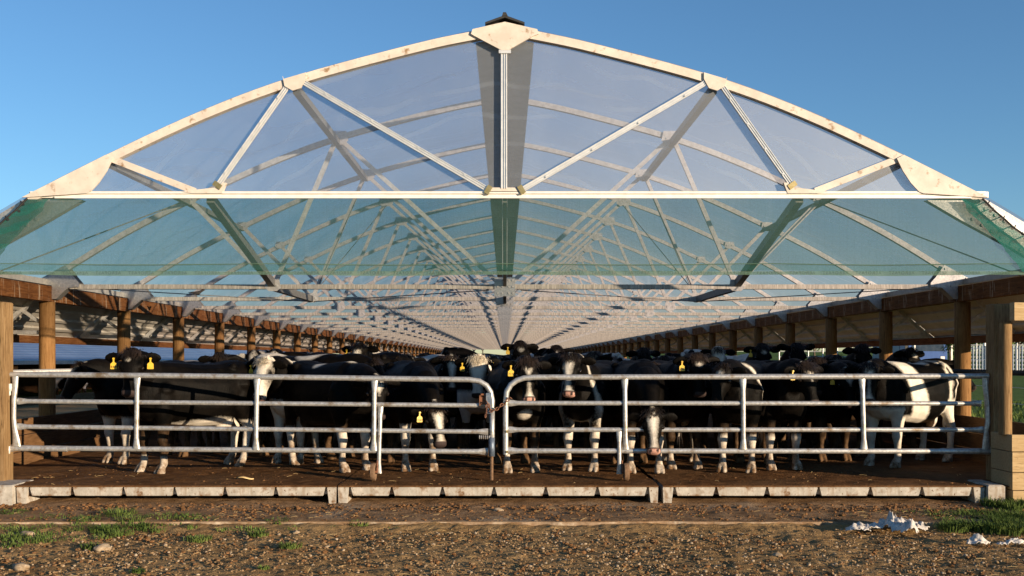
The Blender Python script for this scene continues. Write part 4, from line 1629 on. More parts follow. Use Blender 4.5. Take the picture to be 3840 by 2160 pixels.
def cow_geometry(sp, hi=True):
    rn = random.Random(sp['seed'])
    mb = MB()
    k = sp.get('fat', 1.0)
    rs = []
    for y, hw, zt, zb in BODY:
        c = Vector((0, y, (zt + zb) / 2))
        rs.append(se_ring(c, VX, VZ, hw * k, (zt - zb) / 2, 20, 2.35))
    mb.rings(rs)
    # withers, hip bones, shoulder blades
    for sx in (-1, 1):
        for (x, y, z, r) in ((.225, .5, 1.305, .062), (.205, -.47, 1.02, .12), (.215, .62, 1.08, .17), (.11, .86, 1.26, .065)):
            c = Vector((sx * x * k, y, z))
            mb.rings([se_ring(c + VZ * h, VX, VY, q, q, 10, 2) for h, q in ((-r, r * .2), (-r * .7, r * .7), (0, r), (r * .7, r * .7), (r, r * .2))])
    # head frame
    hy, pitch = R(sp.get('hy', 0)), R(sp.get('pitch', 72))
    f = Vector((math.sin(hy), -math.cos(hy), 0))
    a = f * math.cos(pitch) - VZ * math.sin(pitch)
    nv = f * math.sin(pitch) + VZ * math.cos(pitch)
    s = Vector((math.cos(hy), math.sin(hy), 0))
    pz = sp.get('pz', 1.46)
    hs = sp.get('hs', 1.0)
    ny = hy * sp.get('nk', 0.6)
    reach = sp.get('reach', 0.42)
    fn = Vector((math.sin(ny), -math.cos(ny), 0))
    poll = Vector((0, -.66, 0)) + fn * reach
    poll.z = pz
    sp['_frame'] = (poll, a, s, nv, hs)
    # neck
    b0 = Vector((0, -.50, 1.06))
    e = poll - nv * .085 * hs + a * 0.05 * hs
    pts = []
    for q in (0, .2, .42, .65, .85, 1.0):
        p = b0.lerp(e, q)
        # curve so that the crest arches
        p += VZ * (0.07 * math.sin(math.pi * q)) * (1 if pz > 1.1 else 1.8)
        pts.append(p)
    hwv = (.20, .185, .155, .125, .108, .09)
    hhv = (.29, .275, .235, .19, .15, .115)
    rs = []
    for i, p in enumerate(pts):
        t = (pts[min(i + 1, 5)] - pts[max(i - 1, 0)]).normalized()
        sd = VX.lerp(s, i / 5).normalized()
        sd = (sd - t * sd.dot(t)).normalized()
        u = sd.cross(t)
        if u.z < 0 and abs(t.z) < .8:
            u = -u
        if abs(t.z) >= .8 and u.dot(nv) < 0:
            u = -u
        rs.append(se_ring(p, sd, u, hwv[i], hhv[i] * .92, 16, 2.2, hhv[i] * (1.12 if i < 4 else 1)))
    mb.rings(rs)
    # dewlap
    d0, d1 = b0.lerp(e, .15), b0.lerp(e, .72)
    rs = []
    for q in np.linspace(0, 1, 5):
        p = d0.lerp(d1, q) - VZ * (.26 - .12 * q)
        rs.append(se_ring(p, VX, VZ, .035, .09 - .04 * q, 10, 2))
    if pz > 1.2:
        mb.rings(rs)
    # head
    HEAD = [(-.05, .05, .05, -.045), (-.02, .085, .075, -.055), (.03, .108, .088, -.06), (.10, .112, .112, -.075), (.17, .116, .122, -.082), (.235, .104, .112, -.078), (.30, .080, .094, -.068), (.37, .064, .078, -.062), (.42, .070, .074, -.062), (.46, .085, .074, -.064), (.495, .076, .060, -.066), (.51, .04, .03, -.066)]
    rs = [se_ring(poll + a * (t * hs) + nv * (c * hs), s, nv, w * hs, h * hs, 16, 2.5) for t, w, h, c in HEAD]
    mb.rings(rs)
    for sx in (-1, 1):
        # brow
        c = poll + a * .165 * hs + s * sx * .092 * hs - nv * .02 * hs
        mb.rings([se_ring(c + a * h * hs, s, nv, q * hs, q * hs, 8, 2) for h, q in ((-.05, .01), (-.03, .032), (0, .042), (.03, .034), (.05, .01))])
        # ear
        droop = sp.get('droop', .12)
        d = (s * sx * 1.0 - VZ * droop - f * .12).normalized()
        wv = (VZ * 1.0 + f * .35)
        wv = (wv - d * wv.dot(d)).normalized()
        tv = d.cross(wv)
        r0 = poll + a * .035 * hs + s * sx * .085 * hs - nv * .05 * hs
        er = []
        for q, w, th in ((0, .030, .026), (.05, .042, .026), (.11, .066, .024), (.16, .064, .020), (.205, .040, .017), (.225, .014, .012)):
            er.append(se_ring(r0 + d * q * hs, wv, tv, w * hs, th * hs, 10, 2))
        mb.rings(er)
        sp['_ear%d' % sx] = (r0 + d * .12 * hs - wv * .035 * hs, d)
    # legs
    st = sp.get('stride', 0.05)
    for sx in (-1, 1):
        o = rn.uniform(-st, st)
        x = .175 * sx
        P = [((.185 * sx, -.46, .98), .13, .17), ((.20 * sx, -.48, .76), .105, .135), ((x, -.47 + o * .3, .60), .078, .092), ((x, -.48 + o * .6, .47), .060, .066), ((x, -.50 + o * .8, .405), .064, .066), ((x, -.49 + o * .9, .34), .050, .052), ((x, -.48 + o, .22), .038, .044), ((x, -.48 + o, .13), .046, .050), ((x, -.50 + o, .08), .048, .054)]
        rs = [se_ring(Vector(p), VX, VY, rx, ry, 12, 2.2) for p, rx, ry in P]
        mb.rings(rs)
        hoofs = [(x, -.53 + o)]
        o2 = rn.uniform(-st, st) * 1.4
        x2 = .19 * sx
        P = [((.19 * sx, .66, 1.12), .15, .20), ((.225 * sx, .58, .92), .135, .20), ((.225 * sx, .60, .76), .10, .155), ((.205 * sx, .70 + o2 * .4, .62), .065, .095), ((x2, .78 + o2 * .6, .53), .052, .072), ((x2, .79 + o2 * .8, .47), .052, .066), ((x2, .77 + o2 * .9, .40), .046, .056), ((x2, .755 + o2, .25), .040, .046), ((x2, .735 + o2, .14), .047, .052), ((x2, .71 + o2, .08), .048, .054)]
        mb.rings([se_ring(Vector(p), VX, VY, rx, ry, 12, 2.2) for p, rx, ry in P])
        hoofs.append((x2, .68 + o2))
        for hx, hyy in hoofs:
            for c in (-1, 1):
                cx = hx + c * .030
                mb.rings([se_ring(Vector((cx, hyy + .015, .105)), VX, VY, .026, .036, 10, 2.2), se_ring(Vector((cx + c * .002, hyy, .055)), VX, VY, .030, .052, 10, 2.4), se_ring(Vector((cx + c * .004, hyy - .012, .012)), VX, VY, .033, .066, 10, 2.4), se_ring(Vector((cx + c * .004, hyy - .012, .0)), VX, VY, .030, .062, 10, 2.4)])
    # udder
    if sp.get('udder', True):
        for sx in (-1, 1):
            c = Vector((.07 * sx, .46, .60))
            mb.rings([se_ring(c + VZ * h, VX, VY, q, q * 1.3, 10, 2) for h, q in ((-.13, .02), (-.11, .07), (-.04, .105), (.05, .11), (.12, .06))])
    # tail
    tp = [Vector(p) for p in ((0, .90, 1.33), (0, .97, 1.27), (0, .995, 1.10), (.01, .985, .85), (.02, .98, .65), (.02, .985, .50), (.02, .99, .36))]
    mb.tube(tp, [.045, .036, .026, .024, .03, .042, .018], 8)
    return mb


def remesh(mb, voxel, smooth_it):
    me = bpy.data.meshes.new('tmp')
    me.from_pydata(mb.v, [], mb.f)
    bm = bmesh.new()
    bm.from_mesh(me)
    bmesh.ops.recalc_face_normals(bm, faces=bm.faces)
    bm.to_mesh(me)
    bm.free()
    o = bpy.data.objects.new('tmp', me)
    COL.objects.link(o)
    r = o.modifiers.new('r', 'REMESH')
    r.mode = 'VOXEL'
    r.voxel_size = voxel
    sm_ = o.modifiers.new('s', 'SMOOTH')
    sm_.factor = 0.5
    sm_.iterations = smooth_it
    bpy.context.view_layer.update()
    dg = bpy.context.evaluated_depsgraph_get()
    out = bpy.data.meshes.new_from_object(o.evaluated_get(dg))
    bpy.data.objects.remove(o)
    bpy.data.meshes.remove(me)
    return out


def cow_paint(me, sp):
    n = len(me.vertices)
    V = np.zeros(n * 3, dtype=np.float32)
    me.vertices.foreach_get('co', V)
    V = V.reshape(-1, 3)
    poll, a, s, nv, hs = sp['_frame']
    q = (V - np.array(poll, dtype=np.float32)) / hs
    t = q @ np.array(a)
    sv = q @ np.array(s)
    hn = q @ np.array(nv)
    head = (t > -.09) & (t < .58) & (np.abs(sv) < .15) & (hn > -.24) & (hn < .12)
    front = head & (hn > -.085 - .05 * (t > .3))
    X, Y, Z = V[:, 0], V[:, 1], V[:, 2]
    w = np.full(n, -.5, dtype=np.float32)

    def add(sd, mask):
        nonlocal w
        w = np.where(mask, np.maximum(w, sd), w)
    face = sp.get('face', 'none')
    off = sp.get('foff', 0.0)
    if face == 'blaze':
        wd = np.interp(t, [-.02, .04, .12, .22, .32, .40, .46, .52], [.0, .048, .052, .036, .022, .024, .036, .034])
        add(wd - np.abs(sv - off), front)
    elif face == 'tri':
        wd = np.interp(t, [.01, .03, .12, .21], [.0, .058, .042, -.01])
        add(wd - np.abs(sv - off), front & (t < .24))
    elif face == 'star':
        add(sp.get('star', .034) - np.hypot(sv - off, t - .10), front)
    elif face == 'full':
        wd = np.interp(t, [-.05, .02, .2, .3, .42, .52], [.09, .10, .085, .075, .085, .07])
        add(wd - np.abs(sv - off), head & (hn > -.12))
    elif face == 'low':
        wd = np.interp(t, [.13, .18, .3, .4, .46, .5], [.0, .05, .028, .02, .06, .06])
        add(wd - np.abs(sv - off), front)
    if sp.get('muzzle'):
        wd = np.interp(t, [.33, .40, .46, .52], [0, .012, .045, .05])
        add(wd - np.abs(sv), front)
    if sp.get('chin'):
        add((t - .34) * .5, head & (hn < -.10) & (t > .3))
    body = ~head
    for y0, y1, sl in sp.get('belts', ()):
        c, h = (y0 + y1) / 2, (y1 - y0) / 2
        yy = Y + sl * (Z - 1.0)
        add(h - np.abs(yy - c), body & (Z > .55))
    for (px, py, pz_, pr) in sp.get('spots', ()):
        add(pr - np.sqrt((X - px) ** 2 + (Y - py) ** 2 + (Z - pz_) ** 2), body)
    if 'belly' in sp:
        add(sp['belly'] - Z - .10 * np.abs(Y - .25), body & (Y > -.34) & (Y < .52) & (Z > .42))
    if 'sock_f' in sp:
        add(sp['sock_f'] - Z, body & (Y < -.2))
    if 'sock_h' in sp:
        add(sp['sock_h'] - Z, body & (Y > .45))
    if 'chest' in sp:
        add(sp['chest'] - Z, body & (Y < -.5) & (Z > .5))
    if 'patch' in sp:
        sd, thr = sp['patch']
        idx = np.where(body & (Z > .5))[0]
        nz = np.array([mnoise.noise((float(V[i, 0]) * 1.6 + sd, float(V[i, 1]) * 1.5, float(V[i, 2]) * 1.2 + sd)) for i in idx])
        arr = np.full(n, -.5)
        arr[idx] = (nz - thr) * .4
        w = np.maximum(w, arr)
    mud = np.clip((sp.get('mud', .32) + .12 - Z) / .24, 0, 1) * .92
    mud = np.maximum(mud, np.clip((.62 - Z) / .1, 0, 1) * (~head) * .42)
    mud = np.maximum(mud, np.clip((.10 - Z) / .03, 0, 1))
    nose = np.where(head & (t > .44) & (np.abs(sv) < .075), np.clip((t - .445) / .03, 0, 1) * (1.0 if sp.get('pink') else .5), 0)
    nose = np.where(hn < -.12, nose * .4, nose)
    nost = head & (np.hypot(np.abs(sv) - .042, (t - .485) * 1.0) < .016) & (hn > -.09)
    nose = np.where(nost, .45, nose)
    for nm, arr in (('white', np.clip(w, -.5, .5)), ('mud', mud), ('nose', nose)):
        at = me.attributes.new(nm, 'FLOAT', 'POINT')
        at.data.foreach_set('value', arr.astype(np.float32))


NCOW = 0
TAGTEXT = {}


def text_mesh(s, size):
    cu = bpy.data.curves.new('txt', 'FONT')
    cu.body = s
    cu.size = size
    cu.align_x = 'CENTER'
    tmp = bpy.data.objects.new('tmp_text', cu)
    COL.objects.link(tmp)
    bpy.context.view_layer.update()
    lm = bpy.data.meshes.new_from_object(tmp.evaluated_get(bpy.context.evaluated_depsgraph_get()))
    bpy.data.objects.remove(tmp)
    return [v.co.copy() for v in lm.vertices], [tuple(p.vertices) for p in lm.polygons]


def make_cow(sp, pos, yaw, label, group=None, hi=True):
    """sp: pose and coat; pos: floor point under the trunk; yaw: degrees, 0 faces the camera"""
    global NCOW
    NCOW += 1
    sp.setdefault('seed', NCOW * 17)
    root = empty('cow', pos, R(yaw))
    tag(root, label, 'cow', group)
    me = remesh(cow_geometry(sp, hi), .0145 if hi else .024, 5 if hi else 3)
    cow_paint(me, sp)
    me.materials.clear()
    me.materials.append(M[sp.get('coat', 'coat_black')])
    me.polygons.foreach_set('use_smooth', [True] * len(me.polygons))
    me.update()
    b = bpy.data.objects.new('body', me)
    me.name = 'cow_body'
    COL.objects.link(b)
    b.parent = root
    sc = sp.get('size', 1.0)
    root.scale = (sc, sc, sc)
    poll, a, s, nv, hs = sp['_frame']
    # eyes
    for sx in (-1, 1):
        mb = MB()
        c = poll + a * .185 * hs + s * sx * .117 * hs - nv * .040 * hs
        mb.rings([se_ring(c + VZ * h * .025, VX, VY, q * .026, q * .026, 10, 2) for h, q in ((-1, .1), (-.7, .72), (0, 1), (.7, .72), (1, .1))])
        mb.build('eye', M['eye_wet'], root, smooth=True)
    # poll hair
    nh = int(sp.get('hair', 60) * 4.2) if hi else 40
    if nh:
        rn = random.Random(sp['seed'] + 5)
        mb = MB()
        for i in range(nh):
            q = rn.gauss(0, .045)
            p = poll + s * q + nv * rn.uniform(-.02, .015) + a * rn.uniform(-.03, .06)
            d = (nv * rn.uniform(.3, .8) + a * rn.uniform(.0, .9) + s * (q * 4 + rn.uniform(-.3, .3)) + VZ * rn.uniform(.0, .45)).normalized()
            L = rn.uniform(.035, .085) * sp.get('tuftlen', 1.0)
            sd = d.cross(VZ + nv * .3).normalized() * rn.uniform(.0025, .0055)
            m = p + d * L * .6
            e = p + d * L + a * L * .55 + s * rn.uniform(-.02, .02)
            mb.add([p - sd, p + sd, m + sd * .7, m - sd * .7, e], [(0, 1, 2, 3), (3, 2, 4)])
        mb.build('forelock', M[sp.get('hairmat', 'hair_dark')], root)
    # tail switch
    rn = random.Random(sp['seed'] + 9)
    mb = MB()
    for i in range(26 if hi else 10):
        p = Vector((.02 + rn.gauss(0, .012), .985 + rn.gauss(0, .012), rn.uniform(.42, .62)))
        e = p + Vector((rn.gauss(0, .03), rn.gauss(0, .03), -rn.uniform(.15, .28)))
        sd = Vector((.008, 0, 0))
        mb.add([p - sd, p + sd, e], [(0, 1, 2)])
    mb.build('tail_switch', M['hair_dark'], root)
    # ear tags
    for sx, txt in sp.get('tags', ()):
        p, d = sp['_ear%d' % sx]
        fh = Vector((math.sin(R(sp.get('hy', 0))), -math.cos(R(sp.get('hy', 0))), 0))
        sh = Vector((math.cos(R(sp.get('hy', 0))), math.sin(R(sp.get('hy', 0))), 0))
        p = p + fh * .055 + VZ * .005
        sm_ = sp.get('tagsize', 1.0) * 0.88
        out = [(-.010, .03), (-.010, -.028), (-.040, -.052), (-.043, -.118), (-.036, -.125), (.036, -.125), (.043, -.118), (.040, -.052), (.010, -.028), (.010, .03)]
        mb = MB()
        fr = [p + sh * x * sm_ + VZ * z * sm_ for x, z in out]
        bk = [v - fh * .004 for v in fr]
        mb.rings([[tuple(v) for v in bk], [tuple(v) for v in fr]])
        mb.tube([p + VZ * .015 + fh * .01, p + VZ * .015 - fh * .02], .012, 8)
        tg = mb.build('ear_tag', M['tag_yellow'], root)
        if txt:
            tv, tf = text_mesh(txt, .052 * sm_)
            mb = MB()
            mb.add([p + sh * c.x * 1.0 + VZ * (-.112 * sm_ + c.y) + fh * .003 for c in tv], tf)
            mb.build('tag_number', M['tag_ink'], tg)
    return root


def on_hoofs(u, v, yaw):
    """trunk position for a cow whose front hoofs stand at picture point (u, v)"""
    d = (H / S) * 1000 / (v - 903)
    p = Vector(((u - 1270) * d * S / 1000, d * BAY, 0))
    y = R(yaw)
    off = Vector((-.0 * math.cos(y), 0, 0))
    # local (0, -.52) lies at p
    ox, oy = 0.52 * math.sin(y), -0.52 * math.cos(y)
    return Vector((p.x - ox, p.y - oy, 0))


FG = 'cows crowding behind the gates'
# ---- the front rows, left to right
make_cow(dict(seed=1, hs=1.08, hy=46, pz=1.50, pitch=68, reach=.36, nk=.95, face='star', star=.014, foff=-.02, belly=.66, sock_h=.60, sock_f=.20, tags=[(-1, '449'), (1, None)], tagsize=1.0, hair=120, tuftlen=1.2, fat=1.05, mud=.22), on_hoofs(381, 1190, -41), -41,
         'black cow standing side-on at the left gate, ear tag 449, head turned to face out', FG)
make_cow(dict(seed=2, hy=-30, pz=1.34, pitch=62, face='tri', sock_f=.62, tags=[(-1, None)], tagsize=.7), on_hoofs(292, 1166, -22), -22,
         'dark cow half hidden behind the 449 cow, grey-white patch on its forehead', FG)
make_cow(dict(seed=3, hs=1.06, hy=2, pz=1.40, pitch=72, face='full', pink=True, chin=True, hairmat='hair_pale', hair=90, spots=[(0, -.55, 1.40, .14), (.0, -.35, 1.45, .12)], belts=[(-.40, -.27, .1)], chest=.86, sock_f=.8, tags=[(-1, '121')], tagsize=.8, mud=.34), on_hoofs(727, 1166, -24), -24,
         'cow with a broad white face and pink muzzle looking over the left gate', FG)
make_cow(dict(seed=4, hy=-22, pz=1.18, pitch=72, reach=.55, face='tri', spots=[(-.12, .1, 1.36, .10), (.0, -.45, 1.42, .07)], sock_f=.52, sock_h=.5, mud=.36, tagsize=.7), on_hoofs(892, 1185, 42), 42,
         'black cow angled right, head lowered behind a left gate upright, white brow patch', FG)
make_cow(dict(seed=5, hy=10, pz=.86, pitch=64, reach=.62, face='blaze', hair=130, tuftlen=1.3, sock_f=.58, mud=.42, tags=[(-1, '700')], tagsize=.9), on_hoofs(1056, 1186, 14), 14,
         'black cow with its head hung low behind the left gate, white blaze, ear tag 700', FG)
make_cow(dict(seed=6, hs=1.1, hy=-4, pz=1.43, pitch=76, face='full', hairmat='hair_pale', hair=110, tuftlen=1.2, spots=[(.15, -.3, 1.35, .3)], chest=.95, pink=False, tags=[(-1, '188'), (1, None)], tagsize=.85), on_hoofs(1203, 1150, 3), 3,
         'cow with an all-white face and pale poll hair beside the gate meeting point', FG)
make_cow(dict(seed=7, hy=2, pz=1.40, pitch=72, face='tri', muzzle=True, pink=True, hair=140, tuftlen=1.3, spots=[(.03, -.74, .70, .085)], sock_f=.30, mud=.40, tags=[(-1, '715')], tagsize=.95), on_hoofs(1311, 1189, 6), 6,
         'black cow with a white triangle on its brow and pinkish muzzle, ear tag 715', FG)
make_cow(dict(seed=8, hy=6, pz=1.45, pitch=68, face='blaze', foff=-.015, muzzle=True, chin=True, pink=True, sock_f=.54, hair=110, tuftlen=1.0, belts=[(-.66, -.62, .3)], mud=.32), on_hoofs(1462, 1184, -20), -20,
         'cow with ragged white blaze and pale pink muzzle, second from the rounded gate corner', FG)
make_cow(dict(seed=9, hy=-4, pz=.80, pitch=64, reach=.60, nk=.9, face='blaze', muzzle=True, pink=True, hair=80, tuftlen=.9, sock_f=.44, mud=.36), on_hoofs(1622, 1190, 2), 2,
         'cow drooping its head to knee height behind the right gate, white blaze and nose', FG)
make_cow(dict(seed=10, hy=-2, pz=1.45, pitch=74, face='star', foff=0.0, hair=110, tags=[(-1, '50')], tagsize=.9, sock_f=.26, mud=.36), on_hoofs(1722, 1180, 8), 8,
         'black cow with a round white star and a hanging yellow ear tag 50', FG)
make_cow(dict(seed=11, hy=-14, pz=1.33, pitch=66, face='star', foff=.01, belts=[(-.46, -.40, .25)], sock_f=.46, mud=.34, fat=1.04), on_hoofs(1852, 1189, -24), -24,
         'cow with a small white star and a curved white stripe over its shoulder', FG)
make_cow(dict(seed=12, hy=16, pz=1.34, pitch=68, face='tri', hair=150, tuftlen=1.3, sock_f=.44, mud=.34, tags=[(-1, None)], tagsize=.85), on_hoofs(1972, 1182, 6), 6,
         'shaggy-browed black cow with a white patch under its fringe, behind the right gate', FG)
make_cow(dict(seed=13, hy=0, pz=1.25, pitch=66, face='tri', tags=[(-1, None)], tagsize=.8), on_hoofs(2098, 1160, 0), 0,
         'black cow deep in shade with a dull white brow patch, between the right gate uprights', FG)
make_cow(dict(seed=14, hy=30, pz=1.34, pitch=70, reach=.38, face='tri', muzzle=True, hair=80, tuftlen=1.0, belts=[(-.36, -.06, .38), (.66, .73, .12), (.50, .56, .05)], spots=[(0, .25, 1.42, .17)], chest=.78, sock_f=.66, sock_h=.86, mud=.18, fat=1.06), on_hoofs(2222, 1174, -52), -52,
         'black and white belted cow standing side-on at the right end of the right gate', FG)
make_cow(dict(seed=15, hy=5, pz=1.36, pitch=50, reach=.44, face='none'), Vector((at(2215, 900, 5.25).x, 5.25 * BAY, 0)), 84,
         'all-black cow in profile at the far right, its head before the sunlit right post', FG)
make_cow(dict(seed=16, pz=1.62, hy=-8, pitch=72, face='blaze', foff=-.01, hair=90, tags=[(-1, '160')], tagsize=.9), on_hoofs(930, 1130, -6), -6,
         'tall cow raising a white-blazed black head above the left gate, ear tag 160', FG)
make_cow(dict(seed=17, pz=1.50, hy=-6, pitch=74, face='tri'), on_hoofs(990, 1118, 2), 2,
         'black cow with a heart-shaped white brow patch tucked behind the raised white-blazed head', FG)
make_cow(dict(seed=18, pz=1.42, hy=20, pitch=68, face='none', coat='coat_brown', hair=80), on_hoofs(1080, 1124, 38), 38,
         'reddish-brown cow in the crowd left of the all-white face', FG)
make_cow(dict(seed=19, pz=1.44, hy=4, pitch=74, face='blaze', foff=.01, hair=90, spots=[(.2, -.2, 1.3, .28)]), on_hoofs(1130, 1138, 4), 4,
         'black cow with narrow white blaze under a dark fringe, left of the all-white face', FG)
make_cow(dict(seed=20, pz=1.66, hy=4, pitch=74, face='star', foff=0, hair=80, tags=[(-1, None)], tagsize=.8), on_hoofs(1299, 1122, 4), 4,
         'black cow holding its head highest of all, small white mark, above the gate gap', FG)
make_cow(dict(seed=21, pz=1.60, hy=2, pitch=74, face='star', hair=60, tags=[(-1, None)], tagsize=.8), on_hoofs(1392, 1112, 2), 2,
         'black cow with a raised head and small round star, right of the highest head', FG)
make_cow(dict(seed=22, pz=1.58, hy=0, pitch=74, face='full', hair=60), on_hoofs(1785, 1112, 4), 4,
         'cow with a grey-white shaded face behind the star-marked cow tagged 50', FG)
make_cow(dict(seed=23, pz=1.62, hy=4, pitch=72, face='none', hair=90, droop=-.15), on_hoofs(1978, 1128, 0), 0,
         'all-black cow with both ears spread, silhouetted high before the right eave', FG)
make_cow(dict(seed=24, pz=1.60, hy=-4, pitch=72, face='none', hair=90), on_hoofs(2140, 1126, 2), 2,
         'all-black cow silhouetted left of the belted cow, ears low', FG)
make_cow(dict(seed=25, pz=1.55, hy=10, pitch=68, face='star', hair=80), on_hoofs(2238, 1124, 10), 10,
         'black cow with a faint white fleck, head just above the belted cow', FG)
make_cow(dict(seed=26, pz=1.62, hy=0, pitch=72, face='star', hair=90, tags=[(-1, None)], tagsize=.8), on_hoofs(1892, 1120, 4), 4,
         'black cow with a thin pale brow fleck and yellow tag, high behind the white-striped shoulder', FG)
make_cow(dict(seed=27, pz=1.40, hy=0, pitch=60, sock_h=.4, spots=[(0, .45, .60, .24)]), Vector((at(1700, 900, 4.95).x, 4.95 * BAY, 0)), 174,
         'cow seen from behind with a pale udder, between the star-marked cow and the drooping head', FG)
make_cow(dict(seed=28, size=1.07, pz=1.30, hy=20, pitch=60, patch=(3.3, .12)), Vector((at(815, 900, 5.35).x, 5.35 * BAY, 0)), 78,
         'black cow with a white saddle, side-on behind the broad white face', FG)
make_cow(dict(seed=29, size=1.06, pz=1.32, hy=10, pitch=62, patch=(7.1, .05)), Vector((at(700, 900, 5.75).x, 5.75 * BAY, 0)), -80,
         'patchy black and white back just left of the white saddle', FG)
make_cow(dict(seed=30, pz=1.33, hy=0, pitch=64, face='none', hair=60), Vector((at(1560, 900, 4.95).x, 4.95 * BAY, 0)), 18,
         'black cow standing behind the drooping head, dark neck beside the gate upright', FG)
make_cow(dict(seed=31, pz=1.30, hy=0, pitch=64, face='none', hair=60), Vector((at(2040, 900, 4.9).x, 4.9 * BAY, 0)), -60,
         'plain black cow broadside in the shade behind the shaggy-browed cow', FG)
make_cow(dict(seed=32, pz=1.28, hy=0, pitch=64, face='none', hair=60), Vector((at(1400, 900, 5.2).x, 5.2 * BAY, 0)), 70,
         'plain black cow broadside behind the ragged white blaze', FG)
make_cow(dict(seed=33, pz=1.30, hy=-10, pitch=64, face='tri', hair=60, patch=(5.5, .2)), Vector((at(520, 900, 5.4).x, 5.4 * BAY, 0)), 40,
         'cow deep behind the rump of the 449 cow, mostly hidden', FG)

# ---- second row: faces packed into the gaps
FB = 'cows packed in behind the front row'
make_cow(dict(seed=40, pz=1.47, hy=8, pitch=72, face='none', hair=70), on_hoofs(556, 1140, 10), 10,
         'all-black cow facing out behind the rump of the 449 cow', FB)
make_cow(dict(seed=41, pz=1.44, hy=-12, pitch=70, face='tri', foff=.01, hair=60), on_hoofs(612, 1128, -14), -14,
         'black cow with slim white brow wedge between the 449 cow and broad white face', FB)
make_cow(dict(seed=42, size=1.075, pz=1.28, hy=10, pitch=66, spots=[(.05, -.1, 1.34, .26), (-.1, .55, 1.36, .2)]), Vector((at(775, 900, 4.98).x, 4.98 * BAY, 0)), 62,
         'cow with two bright white patches along its back, right of the broad white face', FB)
make_cow(dict(seed=43, size=1.09, pz=1.30, hy=0, pitch=66, spots=[(0, .1, 1.38, .2)]), Vector((at(868, 900, 5.3).x, 5.3 * BAY, 0)), -70,
         'cow with a white wedge on its back before the raised white-blazed head', FB)
make_cow(dict(seed=44, pz=1.45, hy=6, pitch=72, face='blaze', foff=.02, hair=70), on_hoofs(1020, 1112, 8), 8,
         'black cow with an off-centre white blaze in the second row left of the brown cow', FB)
make_cow(dict(seed=45, pz=1.44, hy=-10, pitch=72, face='full', spots=[(0, -.2, 1.35, .35)], hair=70), on_hoofs(1258, 1118, -8), -8,
         'white-faced cow with a white shoulder between the all-white face and tag 715', FB)
make_cow(dict(seed=46, size=1.05, pz=1.36, hy=14, pitch=68, face='none', spots=[(.1, -.3, 1.36, .18)], hair=70), on_hoofs(1372, 1140, 20), 20,
         'black cow with a white shoulder spot, right behind the cow tagged 715', FB)
make_cow(dict(seed=47, size=1.05, pz=1.42, hy=-8, pitch=70, face='tri', spots=[(0, -.1, 1.40, .2)], hair=70), on_hoofs(1508, 1118, -12), -12,
         'black cow with a white back patch right of the ragged white blaze', FB)
make_cow(dict(seed=48, pz=1.56, hy=6, pitch=72, face='none', hair=90), on_hoofs(1600, 1112, 4), 4,
         'all-black cow with a raised head above the drooping one', FB)
make_cow(dict(seed=49, pz=1.42, hy=-6, pitch=70, face='star', hair=70), on_hoofs(1668, 1130, -4), -4,
         'black cow with a small star squeezed left of the cow tagged 50', FB)
make_cow(dict(seed=50, pz=1.40, hy=-4, pitch=68, face='none', hair=90), on_hoofs(2040, 1150, -6), -6,
         'all-black cow in deep shade right of the shaggy-browed cow', FB)
make_cow(dict(seed=51, pz=1.44, hy=4, pitch=70, face='tri', hair=70), on_hoofs(2068, 1118, 6), 6,
         'black cow with a dull white wedge low in the shaded second row', FB)
make_cow(dict(seed=52, pz=1.36, hy=0, pitch=66, face='none'), Vector((at(1850, 900, 5.15).x, 5.15 * BAY, 0)), -64,
         'plain black back filling the shade behind the white-striped shoulder', FB)

# ---- the herd behind: a few models, then copies
variants = []
for i, (pt, face, pz) in enumerate((((1.3, .08), 'blaze', 1.46), ((4.7, .22), 'tri', 1.42), ((9.2, -.02), 'full', 1.44), ((6.1, .40), 'none', 1.50), ((2.2, .15), 'star', 1.40), ((8.3, .02), 'blaze', 1.36))):
    p = Vector((0, 0, 0))
    variants.append(make_cow(dict(seed=60 + i * 7, pz=pz, pitch=70, hy=(-20, 10, 25, 0, -10, 30)[i], face=face, patch=pt), p, 0,
                    'black or black and white cow deep in the herd, mostly hidden by nearer cows', 'herd filling the shelter behind', hi=False))
rn = random.Random(5)
nplaced = 0
for d, n in ((5.95, 7), (6.7, 7), (7.6, 6), (8.8, 6), (10.4, 5), (12.5, 5), (15.5, 4), (20, 4)):
    for i in range(n):
        x = (-1 + 2 * (i + .5) / n) * 5.3 + rn.uniform(-.35, .35)
        y = d * BAY + rn.uniform(-.3, .3)
        yaw = rn.choice((0, 15, -20, 70, -75, 100, 165, -150, 30, -40)) + rn.uniform(-8, 8)
        src = variants[nplaced % 6] if nplaced < 6 else None
        c = src if src else copy_tree(rn.choice(variants))
        c.location = (x, y, 0)
        c.rotation_euler = (0, 0, R(yaw))
        k = rn.uniform(.99, 1.10)
        c.scale = (k, k, k)
        nplaced += 1
